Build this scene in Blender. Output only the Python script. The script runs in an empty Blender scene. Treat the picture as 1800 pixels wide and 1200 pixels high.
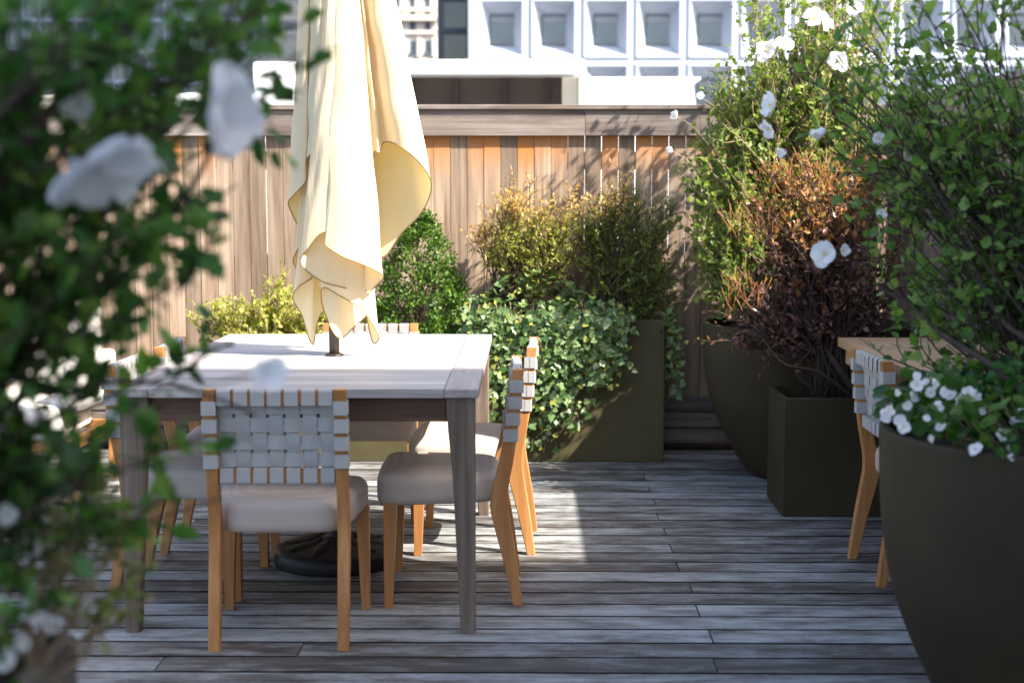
import bpy, math, random
import numpy as np
from mathutils import Vector, Matrix
SC = bpy.context.scene
COL = SC.collection
RNG = np.random.default_rng(7)
random.seed(7)
PI = math.pi
# ------------------------------------------------------------------ camera
F = 2500.0; PITCH = math.atan(260/F); YAW = math.atan(25/F); H = 1.327
def P(px, py, d):
    """point of the place seen in photo direction (px,py) at forward distance d"""
    x = (px-900)/F; v = -(py-600)/F
    y = math.cos(PITCH)+v*math.sin(PITCH); z = -math.sin(PITCH)+v*math.cos(PITCH)
    X = x*math.cos(YAW)-y*math.sin(YAW); Y = x*math.sin(YAW)+y*math.cos(YAW)
    t = d/Y
    return np.array((X*t, d, H+z*t))
cam_d = bpy.data.cameras.new('camera'); cam = bpy.data.objects.new('camera', cam_d); COL.objects.link(cam)
cam.location = (0, 0, H); cam.rotation_euler = (PI/2-PITCH, 0, YAW)
cam_d.lens = 50; cam_d.sensor_width = 36; cam_d.clip_end = 3000; cam_d.clip_start = .05
cam_d.dof.use_dof = True; cam_d.dof.focus_distance = 5.3; cam_d.dof.aperture_fstop = 2.8
SC.camera = cam
# ------------------------------------------------------------------ light
SUNV = Vector((.90, -.475, 1.0)).normalized()
w = bpy.data.worlds.new('World'); SC.world = w; w.use_nodes = True
nt = w.node_tree; bg = nt.nodes['Background']
sky = nt.nodes.new('ShaderNodeTexSky'); sky.sky_type = 'NISHITA'; sky.sun_disc = False
sky.sun_elevation = math.asin(SUNV.z); sky.sun_rotation = math.atan2(SUNV.x, SUNV.y)
sky.air_density = 1.0; sky.dust_density = 2.5; sky.ozone_density = .6
nt.links.new(sky.outputs[0], bg.inputs[0]); bg.inputs[1].default_value = .15
sl = bpy.data.lights.new('sun', 'SUN'); sl.energy = 5.0; sl.angle = math.radians(.53); sl.color = (1, .955, .87)
so = bpy.data.objects.new('sun', sl); COL.objects.link(so); so.rotation_euler = SUNV.to_track_quat('Z', 'Y').to_euler(); so.location = (6, -4, 14)
SC.view_settings.view_transform = 'Standard'; SC.view_settings.look = 'None'; SC.view_settings.gamma = 1
SC.view_settings.exposure = 1.58
SC.cycles.use_denoising = True
SC.cycles.max_bounces = 8; SC.cycles.transmission_bounces = 4; SC.cycles.diffuse_bounces = 4

# ------------------------------------------------------------------ materials
def newmat(name):
    m = bpy.data.materials.new(name); m.use_nodes = True
    return m, m.node_tree, m.node_tree.nodes['Principled BSDF']
def N(t, typ, **k):
    n = t.nodes.new(typ)
    for a, b in k.items(): setattr(n, a, b)
    return n
def ramp(t, fac, stops):
    r = N(t, 'ShaderNodeValToRGB'); e = r.color_ramp.elements
    while len(e) < len(stops): e.new(.5)
    for el, (p, c) in zip(e, stops): el.position = p; el.color = (*c, 1)
    t.links.new(fac, r.inputs[0]); return r.outputs[0]
def mix(t, f, a, b, mode='MIX'):
    m = N(t, 'ShaderNodeMix', data_type='RGBA', blend_type=mode)
    for s, v in ((m.inputs[0], f), (m.inputs[6], a), (m.inputs[7], b)):
        if isinstance(v, (int, float)): s.default_value = v
        elif isinstance(v, tuple): s.default_value = (*v, 1)
        else: t.links.new(v, s)
    return m.outputs[2]
def mth(t, op, a, b=0.0, clamp=False):
    m = N(t, 'ShaderNodeMath', operation=op, use_clamp=clamp)
    for i, v in enumerate((a, b)):
        if isinstance(v, (int, float)): m.inputs[i].default_value = v
        else: t.links.new(v, m.inputs[i])
    return m.outputs[0]
def coords(t, scale, island=True, world=False):
    """object coordinates, stretched, and shifted per loose piece so that no two pieces look alike"""
    if world: src = N(t, 'ShaderNodeNewGeometry').outputs['Position']
    else: src = N(t, 'ShaderNodeTexCoord').outputs['Object']
    g = N(t, 'ShaderNodeNewGeometry')
    mp = N(t, 'ShaderNodeVectorMath', operation='MULTIPLY'); t.links.new(src, mp.inputs[0]); mp.inputs[1].default_value = scale
    out = mp.outputs[0]
    if island:
        c = N(t, 'ShaderNodeCombineXYZ'); k = mth(t, 'MULTIPLY', g.outputs['Random Per Island'], 57.0)
        for i in range(3): t.links.new(k, c.inputs[i])
        ad = N(t, 'ShaderNodeVectorMath', operation='ADD'); t.links.new(out, ad.inputs[0]); t.links.new(c.outputs[0], ad.inputs[1]); out = ad.outputs[0]
    return out, g.outputs['Random Per Island']
def noise(t, vec, scale=1, detail=4, rough=.55, dist=0):
    n = N(t, 'ShaderNodeTexNoise'); n.inputs['Scale'].default_value = scale; n.inputs['Detail'].default_value = detail
    n.inputs['Roughness'].default_value = rough; n.inputs['Distortion'].default_value = dist
    t.links.new(vec, n.inputs['Vector']); return n.outputs['Fac']
def bump(t, b, hgt, strength=.3, dist=.002):
    n = N(t, 'ShaderNodeBump'); n.inputs['Strength'].default_value = strength; n.inputs['Distance'].default_value = dist
    t.links.new(hgt, n.inputs['Height']); t.links.new(n.outputs[0], b.inputs['Normal'])
def plain(name, c, rough=.6, var=.12, scale=6, metal=0, spec=.5):
    m, t, b = newmat(name); v, r = coords(t, (1, 1, 1), island=False)
    n = noise(t, v, scale, 5)
    lo = tuple(x*(1-var) for x in c); hi = tuple(min(1, x*(1+var)) for x in c)
    t.links.new(ramp(t, n, [(.3, lo), (.7, hi)]), b.inputs['Base Color'])
    b.inputs['Roughness'].default_value = rough; b.inputs['Metallic'].default_value = metal
    b.inputs['Specular IOR Level'].default_value = spec
    n2 = noise(t, v, scale*25, 3); bump(t, b, n2, .15, .001)
    rf = noise(t, v, scale*2.3, 6, .7); t.links.new(mth(t, 'ADD', mth(t, 'MULTIPLY', rf, .35), rough-.17, True), b.inputs['Roughness'])
    return m
def wood(name, dark, mid, light, axis, scale=1.0, rough=.6, island_var=.35, patch=None, bumpy=.4, hi=None):
    """long grain along axis; optional silvery patch colour"""
    m, t, b = newmat(name)
    st = [38*scale]*3; st[axis] = 1.6*scale
    v, r = coords(t, tuple(st)); g = noise(t, v, 1, 6, .65, .35)
    st2 = [9*scale]*3; st2[axis] = .9*scale
    v2, _ = coords(t, tuple(st2)); g2 = noise(t, v2, 1, 4, .6, .3)
    f = mth(t, 'ADD', mth(t, 'MULTIPLY', g, .55), mth(t, 'MULTIPLY', g2, .45))
    c = ramp(t, f, [(.36, dark), (.5, mid), (.64, light)])
    if patch:
        st3 = [9*scale]*3; st3[axis] = 2.9*scale
        v3, _ = coords(t, tuple(st3)); g3 = noise(t, v3, 1, 9, .76, .2)
        off = mth(t, 'MULTIPLY', mth(t, 'SUBTRACT', r, .5), .16)
        pf = ramp(t, mth(t, 'ADD', g3, off), [(.42, (0, 0, 0)), (.66, (1, 1, 1))])
        c = mix(t, pf, c, patch)
        c = mix(t, .5, c, ramp(t, g, [(.3, (.35, .35, .35)), (.7, (1, 1, 1))]), 'MULTIPLY')
    k = mth(t, 'ADD', mth(t, 'MULTIPLY', r, island_var*1.4), 1-island_var*.7)
    cc = N(t, 'ShaderNodeCombineXYZ')
    for i in range(3): t.links.new(k, cc.inputs[i])
    c = mix(t, 1.0, c, cc.outputs[0], 'MULTIPLY')
    if hi:   # unweathered wood under the cap, fading down the slat
        z = N(t, 'ShaderNodeSeparateXYZ'); tc = N(t, 'ShaderNodeNewGeometry'); t.links.new(tc.outputs['Position'], z.inputs[0])
        vv, rr = coords(t, (6, 6, 3)); nn = noise(t, vv, 1, 4)
        e = mth(t, 'ADD', z.outputs[2], mth(t, 'MULTIPLY', mth(t, 'SUBTRACT', nn, .5), .35))
        e = mth(t, 'ADD', e, mth(t, 'MULTIPLY', mth(t, 'SUBTRACT', rr, .6), .32))
        ff = ramp(t, mth(t, 'MULTIPLY', mth(t, 'SUBTRACT', e, 1.47), 4.8, True), [(0, (0, 0, 0)), (.5, (.45, .45, .45)), (1, (1, 1, 1))])
        c = mix(t, ff, c, hi)
    t.links.new(c, b.inputs['Base Color']); b.inputs['Roughness'].default_value = rough
    bump(t, b, g, bumpy, .0025)
    return m
def fabric(name, c, scale=900, trans=0, tc=None, var=.06, weave=.12):
    m, t, b = newmat(name); v, r = coords(t, (1, 1, 1), island=False)
    n = noise(t, v, 14, 3)
    col = ramp(t, n, [(.3, tuple(x*(1-var) for x in c)), (.7, c)])
    ch = N(t, 'ShaderNodeTexWave', wave_type='BANDS', bands_direction='Z'); ch.inputs['Scale'].default_value = scale/10; t.links.new(v, ch.inputs['Vector'])
    ch.inputs['Distortion'].default_value = 1.5
    col = mix(t, float(weave), col, ch.outputs['Color'], 'MULTIPLY')
    t.links.new(col, b.inputs['Base Color']); b.inputs['Roughness'].default_value = .9; b.inputs['Specular IOR Level'].default_value = .15
    n2 = noise(t, v, scale, 2); bump(t, b, n2, .25, .0006)
    if weave == 0:      # soft vertical creases of hanging canvas
        v3, _ = coords(t, (16, 16, 2.2), island=False); bump(t, b, noise(t, v3, 1, 4, .6, .8), .45, .012)
    if trans:
        tr = N(t, 'ShaderNodeBsdfTranslucent'); tr.inputs[0].default_value = (*tc, 1)
        ms = N(t, 'ShaderNodeMixShader'); ms.inputs[0].default_value = trans
        t.links.new(b.outputs[0], ms.inputs[1]); t.links.new(tr.outputs[0], ms.inputs[2])
        t.links.new(ms.outputs[0], t.nodes['Material Output'].inputs[0])
    return m
def leafmat(name, stops, trans=.35, rough=.45, spec=.4):
    m, t, b = newmat(name); v, r = coords(t, (1, 1, 1))
    n = noise(t, v, 60, 3)
    f = mth(t, 'ADD', mth(t, 'MULTIPLY', r, .8), mth(t, 'MULTIPLY', n, .2))
    c = ramp(t, f, stops)
    t.links.new(c, b.inputs['Base Color']); b.inputs['Roughness'].default_value = rough; b.inputs['Specular IOR Level'].default_value = spec
    tr = N(t, 'ShaderNodeBsdfTranslucent'); c2 = mix(t, 1.0, c, (1.0, 1.15, .55), 'MULTIPLY'); t.links.new(c2, tr.inputs[0])
    ms = N(t, 'ShaderNodeMixShader'); ms.inputs[0].default_value = trans
    t.links.new(b.outputs[0], ms.inputs[1]); t.links.new(tr.outputs[0], ms.inputs[2])
    t.links.new(ms.outputs[0], t.nodes['Material Output'].inputs[0])
    return m
M = {}
M['deck'] = wood('deck_wood', (.045, .034, .026), (.105, .088, .074), (.18, .165, .15), 0, 1.5, .62, .24, patch=(.385, .4, .395))
M['fence'] = wood('fence_wood', (.145, .085, .052), (.31, .215, .145), (.46, .345, .25), 2, 1.0, .7, .5, hi=(.5, .19, .045))
M['fence_dark'] = wood('fence_board_wood', (.08, .055, .045), (.16, .12, .1), (.24, .2, .17), 0, 1.0, .7, .3)
M['fence_side'] = wood('side_fence_wood', (.14, .1, .085), (.24, .185, .155), (.34, .28, .24), 2, 1.0, .7, .3, hi=(.4, .2, .09))
M['cap'] = wood('cap_wood', (.16, .115, .092), (.25, .19, .155), (.33, .265, .225), 0, .8, .65, .15, patch=(.36, .31, .275))
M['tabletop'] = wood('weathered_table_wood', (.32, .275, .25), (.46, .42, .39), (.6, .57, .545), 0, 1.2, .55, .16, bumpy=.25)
M['tabletop_y'] = wood('weathered_table_end_wood', (.28, .235, .215), (.38, .33, .31), (.48, .44, .41), 1, 1.2, .55, .14, bumpy=.25)
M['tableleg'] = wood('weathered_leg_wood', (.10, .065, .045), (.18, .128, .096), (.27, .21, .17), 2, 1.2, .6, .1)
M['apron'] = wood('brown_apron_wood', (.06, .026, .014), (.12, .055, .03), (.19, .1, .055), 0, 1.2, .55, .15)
M['teak'] = wood('honey_teak', (.33, .135, .04), (.44, .19, .06), (.54, .26, .09), 2, 1.4, .42, .12, bumpy=.12)
M['teakx'] = wood('honey_teak_rail', (.33, .135, .04), (.44, .19, .06), (.54, .26, .09), 0, 1.4, .42, .12, bumpy=.12)
M['oak'] = wood('pale_teak', (.42, .24, .12), (.55, .34, .18), (.64, .43, .25), 0, 1.2, .45, .18, bumpy=.15)
M['oaky'] = wood('pale_teak_border', (.42, .24, .12), (.54, .33, .18), (.62, .4, .23), 1, 1.2, .45, .1, bumpy=.15)
M['strap'] = fabric('grey_white_webbing', (.53, .515, .495), 700, .1, (.6, .55, .5))
M['seat'] = fabric('beige_upholstery', (.6, .5, .43), 800)
M['canopy'] = fabric('pale_yellow_canvas', (.9, .815, .57), 700, .27, (.88, .58, .14), .03, 0)
M['piping'] = plain('brown_piping', (.3, .19, .07), .8)
M['cushion'] = fabric('cream_cushion', (.78, .73, .66), 600)
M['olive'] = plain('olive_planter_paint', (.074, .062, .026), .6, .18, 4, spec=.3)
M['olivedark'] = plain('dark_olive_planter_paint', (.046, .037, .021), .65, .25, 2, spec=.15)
M['khaki'] = plain('khaki_planter_paint', (.15, .13, .095), .6, .08, 3)
M['soil'] = plain('soil', (.05, .03, .018), .95, .5, 40)
M['bronze'] = plain('bronze_pole', (.06, .045, .035), .4, .15, 4, metal=.6)
M['iron'] = plain('black_cast_iron', (.018, .016, .015), .5, .3, 20, spec=.3)
M['white'] = plain('white_render', (.8, .8, .79), .7, .04, .4)
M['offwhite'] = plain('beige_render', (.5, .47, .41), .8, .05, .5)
M['precast'] = plain('white_precast', (.47, .51, .58), .6, .03, .3)
M['cream'] = plain('cream_stone', (.74, .66, .56), .8, .12, .35)
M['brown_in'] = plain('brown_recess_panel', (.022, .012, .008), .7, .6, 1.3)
M['membrane'] = plain('roof_membrane', (.62, .61, .59), .8, .1, .3)
M['asphalt'] = plain('asphalt', (.05, .05, .052), .9, .2, .1)
M['darkbacking'] = plain('dark_backing', (.09, .07, .06), .9, .3, 8)
M['brick'] = plain('tan_brick', (.3, .24, .19), .85, .2, 1)
def glass(name, c, r=.08):
    m, t, b = newmat(name); v, _ = coords(t, (1, 1, 1), island=False); n = noise(t, v, .6, 2)
    t.links.new(ramp(t, n, [(.35, tuple(x*.6 for x in c)), (.65, c)]), b.inputs['Base Color'])
    b.inputs['Roughness'].default_value = r; b.inputs['Specular IOR Level'].default_value = .9
    return m
M['glass'] = glass('grey_blue_glass', (.12, .16, .2)); M['glassdark'] = glass('dark_blue_glass', (.025, .04, .06))
M['frame'] = plain('grey_blue_metal', (.05, .065, .09), .5)
M['petal'] = fabric('white_petal', (.92, .92, .93), 500, .3, (.95, .95, .95), .03)
M['yellowc'] = plain('yellow_stamen', (.75, .6, .12), .8)
M['bark'] = plain('brown_bark', (.10, .065, .045), .85, .3, 60)
M['barkpale'] = plain('pale_twig', (.34, .24, .15), .85, .3, 60)
M['barkdark'] = plain('dark_twig', (.06, .04, .03), .85, .3, 60)
G = lambda *a: a
M['lf_hib'] = leafmat('hibiscus_leaf', [(0, (.06, .14, .03)), (.5, (.16, .29, .06)), (1, (.36, .48, .13))], .42)
M['lf_hibfar'] = leafmat('young_hibiscus_leaf', [(0, (.1, .17, .03)), (.5, (.22, .31, .06)), (1, (.42, .46, .12))], .45)
M['lf_fore'] = leafmat('deep_green_leaf', [(0, (.02, .075, .02)), (.5, (.07, .19, .035)), (1, (.24, .38, .07))], .4)
M['lf_box'] = leafmat('boxwood_leaf', [(0, (.02, .055, .008)), (.5, (.075, .16, .018)), (1, (.2, .32, .045))], .3, .4)
M['lf_lime'] = leafmat('lime_leaf', [(0, (.2, .23, .03)), (.5, (.42, .42, .07)), (1, (.64, .6, .16))], .4)
M['lf_nan'] = leafmat('nandina_leaf', [(0, (.16, .21, .02)), (.5, (.42, .42, .07)), (1, (.66, .6, .15))], .45)
M['lf_nang'] = leafmat('green_nandina_leaf', [(0, (.06, .12, .015)), (.5, (.19, .26, .04)), (1, (.42, .45, .1))], .42)
M['lf_tip'] = leafmat('orange_new_leaf', [(0, (.6, .3, .1)), (.5, (.74, .46, .18)), (1, (.78, .64, .24))], .4)
M['lf_ivy'] = leafmat('ivy_leaf', [(0, (.03, .08, .02)), (.45, (.1, .18, .05)), (.8, (.25, .33, .14)), (1, (.45, .5, .3))], .25, .35)
M['lf_pur'] = leafmat('purple_leaf', [(0, (.04, .02, .025)), (.5, (.11, .055, .055)), (1, (.28, .13, .085))], .25, .35)
M['lf_org'] = leafmat('copper_leaf', [(0, (.14, .055, .025)), (.45, (.36, .15, .05)), (.75, (.5, .26, .08)), (1, (.34, .36, .09))], .35)
M['lf_beg'] = leafmat('begonia_leaf', [(0, (.015, .06, .012)), (.6, (.05, .13, .02)), (1, (.14, .25, .04))], .25, .3)

# ------------------------------------------------------------------ mesh building
class MB:
    def __init__(s): s.v = []; s.f = []; s.m = []; s.sm = []; s.n = 0
    def add(s, V, Fs, mi=0, smooth=False):
        V = np.asarray(V, float).reshape(-1, 3)
        s.v.append(V); o = s.n
        for f in Fs: s.f.append([i+o for i in f])
        s.m += [mi]*len(Fs); s.sm += [smooth]*len(Fs); s.n += len(V)
    def box(s, x0, x1, y0, y1, z0, z1, mi=0, R=None, bev=0):
        if bev:
            b = bev; V = []; 
            # chamfered box: 3 inset rectangles per axis (24 verts)
            bm_box(s, x0, x1, y0, y1, z0, z1, b, mi, R); return
        V = np.array([(x, y, z) for z in (z0, z1) for y in (y0, y1) for x in (x0, x1)], float)
        if R is not None: V = R(V)
        s.add(V, [(0, 2, 3, 1), (4, 5, 7, 6), (0, 1, 5, 4), (2, 6, 7, 3), (0, 4, 6, 2), (1, 3, 7, 5)], mi)
    def tube(s, pts, rad, n=6, mi=0, smooth=True, cap=True):
        pts = [np.asarray(p, float) for p in pts]; k = len(pts)
        if not hasattr(rad, '__len__'): rad = [rad]*k
        V = []; up = np.array((0., 0., 1.))
        prev = None
        for i in range(k):
            t = pts[min(i+1, k-1)]-pts[max(i-1, 0)]; t = t/(np.linalg.norm(t)+1e-9)
            if prev is None:
                a = np.cross(t, up)
                if np.linalg.norm(a) < .05: a = np.cross(t, (1., 0, 0))
            else: a = prev-t*np.dot(prev, t)
            a = a/(np.linalg.norm(a)+1e-9); prev = a; b = np.cross(t, a)
            for j in range(n):
                q = 2*PI*j/n; V.append(pts[i]+rad[i]*(math.cos(q)*a+math.sin(q)*b))
        Fs = [(i*n+j, i*n+(j+1) % n, (i+1)*n+(j+1) % n, (i+1)*n+j) for i in range(k-1) for j in range(n)]
        if cap: Fs += [tuple(range(n))[::-1], tuple((k-1)*n+j for j in range(n))]
        s.add(V, Fs, mi, smooth)
    def lathe(s, prof, n=48, c=(0, 0), mi=0, smooth=True):
        V = [(c[0]+r*math.cos(2*PI*j/n), c[1]+r*math.sin(2*PI*j/n), z) for r, z in prof for j in range(n)]
        Fs = [(i*n+j, i*n+(j+1) % n, (i+1)*n+(j+1) % n, (i+1)*n+j) for i in range(len(prof)-1) for j in range(n)]
        s.add(V, Fs, mi, smooth)
    def grid(s, A, mi=0, smooth=True, closed=False):
        A = np.asarray(A, float); a, b = A.shape[:2]
        Fs = [(i*b+j, i*b+(j+1) % b, (i+1)*b+(j+1) % b, (i+1)*b+j) for i in range(a-1) for j in range(b if closed else b-1)]
        s.add(A.reshape(-1, 3), Fs, mi, smooth)
    def build(s, name, mats, parent=None, loc=None):
        me = bpy.data.meshes.new(name)
        V = np.concatenate(s.v) if s.v else np.zeros((0, 3))
        if loc is not None: V = V-np.asarray(loc, float)
        L = np.fromiter((len(f) for f in s.f), int, len(s.f)); idx = np.fromiter((i for f in s.f for i in f), int)
        me.vertices.add(len(V)); me.vertices.foreach_set('co', V.ravel())
        me.loops.add(len(idx)); me.loops.foreach_set('vertex_index', idx)
        me.polygons.add(len(L)); me.polygons.foreach_set('loop_start', np.concatenate(([0], np.cumsum(L)[:-1])))
        me.polygons.foreach_set('material_index', s.m); me.polygons.foreach_set('use_smooth', s.sm)
        for m in (mats if isinstance(mats, (list, tuple)) else [mats]): me.materials.append(m)
        me.update(calc_edges=True); me.validate()
        o = bpy.data.objects.new(name, me); COL.objects.link(o)
        if loc is not None: o.location = loc
        if parent is not None: o.parent = parent
        return o
def bm_box(s, x0, x1, y0, y1, z0, z1, b, mi, R):
    lo = (x0, y0, z0); hi = (x1, y1, z1); V = []; ix = {}
    for sx in (0, 1):
        for sy in (0, 1):
            for sz in (0, 1):
                c = [(hi if q else lo)[i] for i, q in enumerate((sx, sy, sz))]
                for ax in range(3):      # vertex lying on the face of axis ax
                    p = list(c)
                    for k in range(3):
                        if k != ax: p[k] += b if (sx, sy, sz)[k] == 0 else -b
                    ix[(sx, sy, sz, ax)] = len(V); V.append(p)
    Fs = []
    def face(keys): Fs.append(tuple(ix[k] for k in keys))
    for ax in range(3):
        a, c = [k for k in range(3) if k != ax]
        for q in (0, 1):
            ks = []
            for u, v in ((0, 0), (1, 0), (1, 1), (0, 1)):
                k = [0, 0, 0]; k[ax] = q; k[a] = u; k[c] = v; ks.append((*k, ax))
            face(ks)
    for ax in range(3):                  # edges parallel to ax
        a, c = [k for k in range(3) if k != ax]
        for u in (0, 1):
            for v in (0, 1):
                k0 = [0, 0, 0]; k0[a] = u; k0[c] = v; k1 = list(k0); k1[ax] = 1
                face([(*k0, a), (*k1, a), (*k1, c), (*k0, c)])
    for sx in (0, 1):
        for sy in (0, 1):
            for sz in (0, 1): face([(sx, sy, sz, i) for i in range(3)])
    V = np.array(V, float); ctr = V.mean(0)
    out = []
    for f in Fs:
        p = V[list(f)]; n = np.cross(p[1]-p[0], p[2]-p[0])
        out.append(f if np.dot(n, p.mean(0)-ctr) > 0 else f[::-1])
    if R is not None: V = R(V)
    s.add(V, out, mi)
def empty(name, label, cat, loc=(0, 0, 0), rz=0, group=None):
    o = bpy.data.objects.new(name, None); COL.objects.link(o); o.location = loc; o.rotation_euler = (0, 0, rz)
    o.empty_display_size = .1
    return tag(o, label, cat, group)
def tag(o, label, cat, group=None):
    o['label'] = label; o['category'] = cat
    if group: o['group'] = group
    return o
def struct(o): o['kind'] = 'structure'; return o
def copy_tree(o, parent=None):
    c = o.copy(); COL.objects.link(c); c.parent = parent
    for ch in list(o.children): copy_tree(ch, c)
    return c
def catmull(pts, k=8, closed=False):
    pts = np.asarray(pts, float); n = len(pts); out = []
    for i in range(n if closed else n-1):
        if closed: a, b, c, d = pts[(i-1) % n], pts[i], pts[(i+1) % n], pts[(i+2) % n]
        else: a, b, c, d = pts[max(i-1, 0)], pts[i], pts[i+1], pts[min(i+2, n-1)]
        for j in range(k):
            t = j/k
            out.append(.5*((2*b)+(-a+c)*t+(2*a-5*b+4*c-d)*t*t+(-a+3*b-3*c+d)*t**3))
    if not closed: out.append(pts[-1])
    return np.array(out)

# ------------------------------------------------------------------ setting
mb = MB()
y = 4.782+.1337*20
row = 0
while y > -2.6:
    y0, y1 = y-.1337+.0072, y-.0072
    if y1 < 7.42:
        xs = [-6.2]
        j = [-5.0+RNG.uniform(-.3, .3), -3.2+RNG.uniform(-.3, .3)]
        if row % 2 == 0: j += [.548+RNG.uniform(-.012, .012)]
        else: j += [-2.0, 1.62+RNG.uniform(-.1, .1)]
        if abs(y-.067-4.03) < .14: j += [-.66 if row % 2 else -1.04]
        elif row % 5 == 3: j += [-1.35]
        xs += sorted(j)+[2.2]
        for a, b in zip(xs, xs[1:]):
            dz = RNG.uniform(-.0006, .0006)
            A = [[(x_, yy_, zz_) for yy_, zz_ in ((y0+.0006, dz), (y0, dz-.0005), (y0+.0008, dz-.001), (y0+.012, dz-.009), (y0+.012, -.028), (y1-.012, -.028), (y1-.012, dz-.009), (y1-.0008, dz-.001), (y1, dz-.0005), (y1-.0006, dz))] for x_ in (a+.0022, b-.0022)]
            mb.grid(A, 0, False, True); mb.add(A[0], [tuple(range(10))]); mb.add(A[1], [tuple(range(10))])
    y -= .1337; row += 1
deck = struct(mb.build('deck', M['deck']))
mb = MB(); mb.box(-6.6, 2.6, -3, 7.9, -.6, -.06); struct(mb.build('roof_slab', M['asphalt']))
mb = MB(); g = 2500; mb.add([(-g, -g, -22), (g, -g, -22), (g, g, -22), (-g, g, -22)], [(0, 1, 2, 3)]); struct(mb.build('ground', M['asphalt']))
mb = MB(); mb.box(-30, 30, 8.6, 30, -21.9, .25, bev=.02); mb.box(-30, 30, 8.3, 8.597, -21.9, .30); tag(mb.build('neighbouring_rooftop', M['membrane']), 'pale flat rooftop of the building next door behind the fence', 'building')
# back fence
FY = 7.4
t = empty('wooden_fence', 'brown vertical slat fence with a grey wooden cap behind the planters', 'fence', (0, FY, 0))
mb = MB(); x = -5.6; zt = 1.62
while x < 1.9:
    wd = .0841+RNG.uniform(-.0012, .0012); yo = RNG.uniform(-.002, .002)
    mb.box(x, x+wd, yo, yo+.016, .04, 1.745, bev=.0015); x += .0868
mb.build('slat_panel', M['fence'], t)
mb = MB(); x = -5.8
for L in (2.3, 2.05, 1.75, 2.2): mb.box(x+.0003, x+L-.0003, -.03, -.005, zt, 1.752, bev=.003); x += L
mb.build('cap_board', M['cap'], t)
mb = MB(); mb.box(-5.8, 2.5, -.045, .09, 1.7535, 1.778, bev=.003); mb.build('top_rail', M['cap'], t)
mb = MB()
for k, z in enumerate((.03, .115, .2)): mb.box(-5.6, 1.8, -.055, -.03, z, z+.075, bev=.003)
mb.build('kickboard', M['fence_dark'], t)
mb = MB()
for z in (.45, 1.45): mb.box(-5.6, 1.86, .02, .06, z, z+.09)
mb.build('back_rail', M['fence_dark'], t)
t = empty('gap_backing', 'dark backing wall added low behind the slat fence to darken its gaps', 'wall', (0, 7.62, 0))  # dark backing added to block the bright roof behind the lower gaps
mb = MB(); mb.box(-7, 2.3, 0, .12, -.05, 1.0, bev=.01); mb.build('wall', M['darkbacking'], t)
# side fence
FX = 1.86
t = empty('side_fence', 'shaded grey-brown slat fence along the right side behind the small teak table', 'fence', (FX, 0, 0))
mb = MB(); yy = -2.0
while yy < 7.3:
    mb.box(0, .016, yy, yy+.0845, .04, 1.745, bev=.0015); yy += .0868
mb.build('slat_panel', M['fence_side'], t)
mb = MB(); yy = -2.0
for L in (2.2, 2.4, 2.3, 2.44): mb.box(-.034, -.004, yy+.001, yy+L-.001, zt, 1.752, bev=.003); yy += L
capm = wood('side_cap_wood', (.2, .155, .135), (.3, .245, .22), (.38, .325, .3), 1, .8, .65, .15)
mb.build('cap_board', capm, t)
mb = MB(); mb.box(-.05, .09, -2.0, 7.34, 1.7535, 1.778, bev=.003); mb.build('top_rail', capm, t)
mb = MB()
for z in (.45, 1.45): mb.box(.02, .06, -2, 7.38, z, z+.09)
mb.build('back_rail', M['fence_dark'], t)

# ------------------------------------------------------------------ far buildings
def X(px, d): return P(px, 300, d)[0]
def Z(py, d): return P(900, py, d)[2]
# white roof structure with a dark recess
D = 14.0
t = empty('roof_pavilion', 'low white roof structure with a dark open recess just beyond the fence', 'building', (0, D, 0))
x0, x1, x2, x3, x4 = X(448, D), X(640, D), X(1027, D), X(1030, D), X(1212, D)
zt_, zb_ = Z(107, D), -.6+.86
zo = Z(131, D); zr = Z(141, D)
mb = MB(); mb.box(x0, x1, 0, 3.0, zb_, Z(109, D), bev=.01); mb.build('wall', M['white'], t)
mb = MB(); mb.box(x1+.003, x2, -.12, .0, zo, zt_, bev=.015); mb.box(x1+.003, x2, .003, 3.0, zo+.05, zt_-.004); mb.build('roof', M['white'], t)
mb = MB(); mb.box(x2-.06, x2+.05, -.05, 3.0, zb_, zo-.003, bev=.008); mb.build('wall', M['offwhite'], t)
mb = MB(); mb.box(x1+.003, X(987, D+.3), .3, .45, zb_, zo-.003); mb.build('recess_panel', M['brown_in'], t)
mb = MB(); mb.box(X(987, D+.3)+.003, x2-.063, .28, .45, zb_, zo-.003); mb.build('wall', M['offwhite'], t)
mb = MB()
for px in (720, 800, 885, 960): mb.box(X(px, D+.3), X(px, D+.3)+.03, .25, .297, zb_, zo-.004)
mb.build('mullion', M['iron'], t)
mb = MB(); mb.box(x2+.053, x4, .1, 3.0, zb_, zr, bev=.01); mb.build('wall', M['white'], t)
mb = MB(); mb.box(x2+.053, x4+.1, .04, 3.0, zr+.002, zr+.03, bev=.005); mb.build('coping', M['white'], t)
t = empty('parapet_wall', 'pale low roof parapet beyond the fence at the left behind the hibiscus', 'wall', (0, 17, 0))
mb = MB(); mb.box(X(-300, 17), X(180, 17), 0, .3, .26, Z(172, 17), bev=.01); mb.build('wall', M['offwhite'], t)
mb = MB(); mb.box(X(185, 17), X(452, 17), -.2, .3, .26, Z(166, 17), bev=.01); mb.build('wall', M['white'], t)
mb = MB(); mb.box(X(-300, 17)-.1, X(180, 17), -.05, .35, Z(172, 17)+.003, Z(168, 17), bev=.01); mb.build('coping', M['cream'], t)
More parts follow.
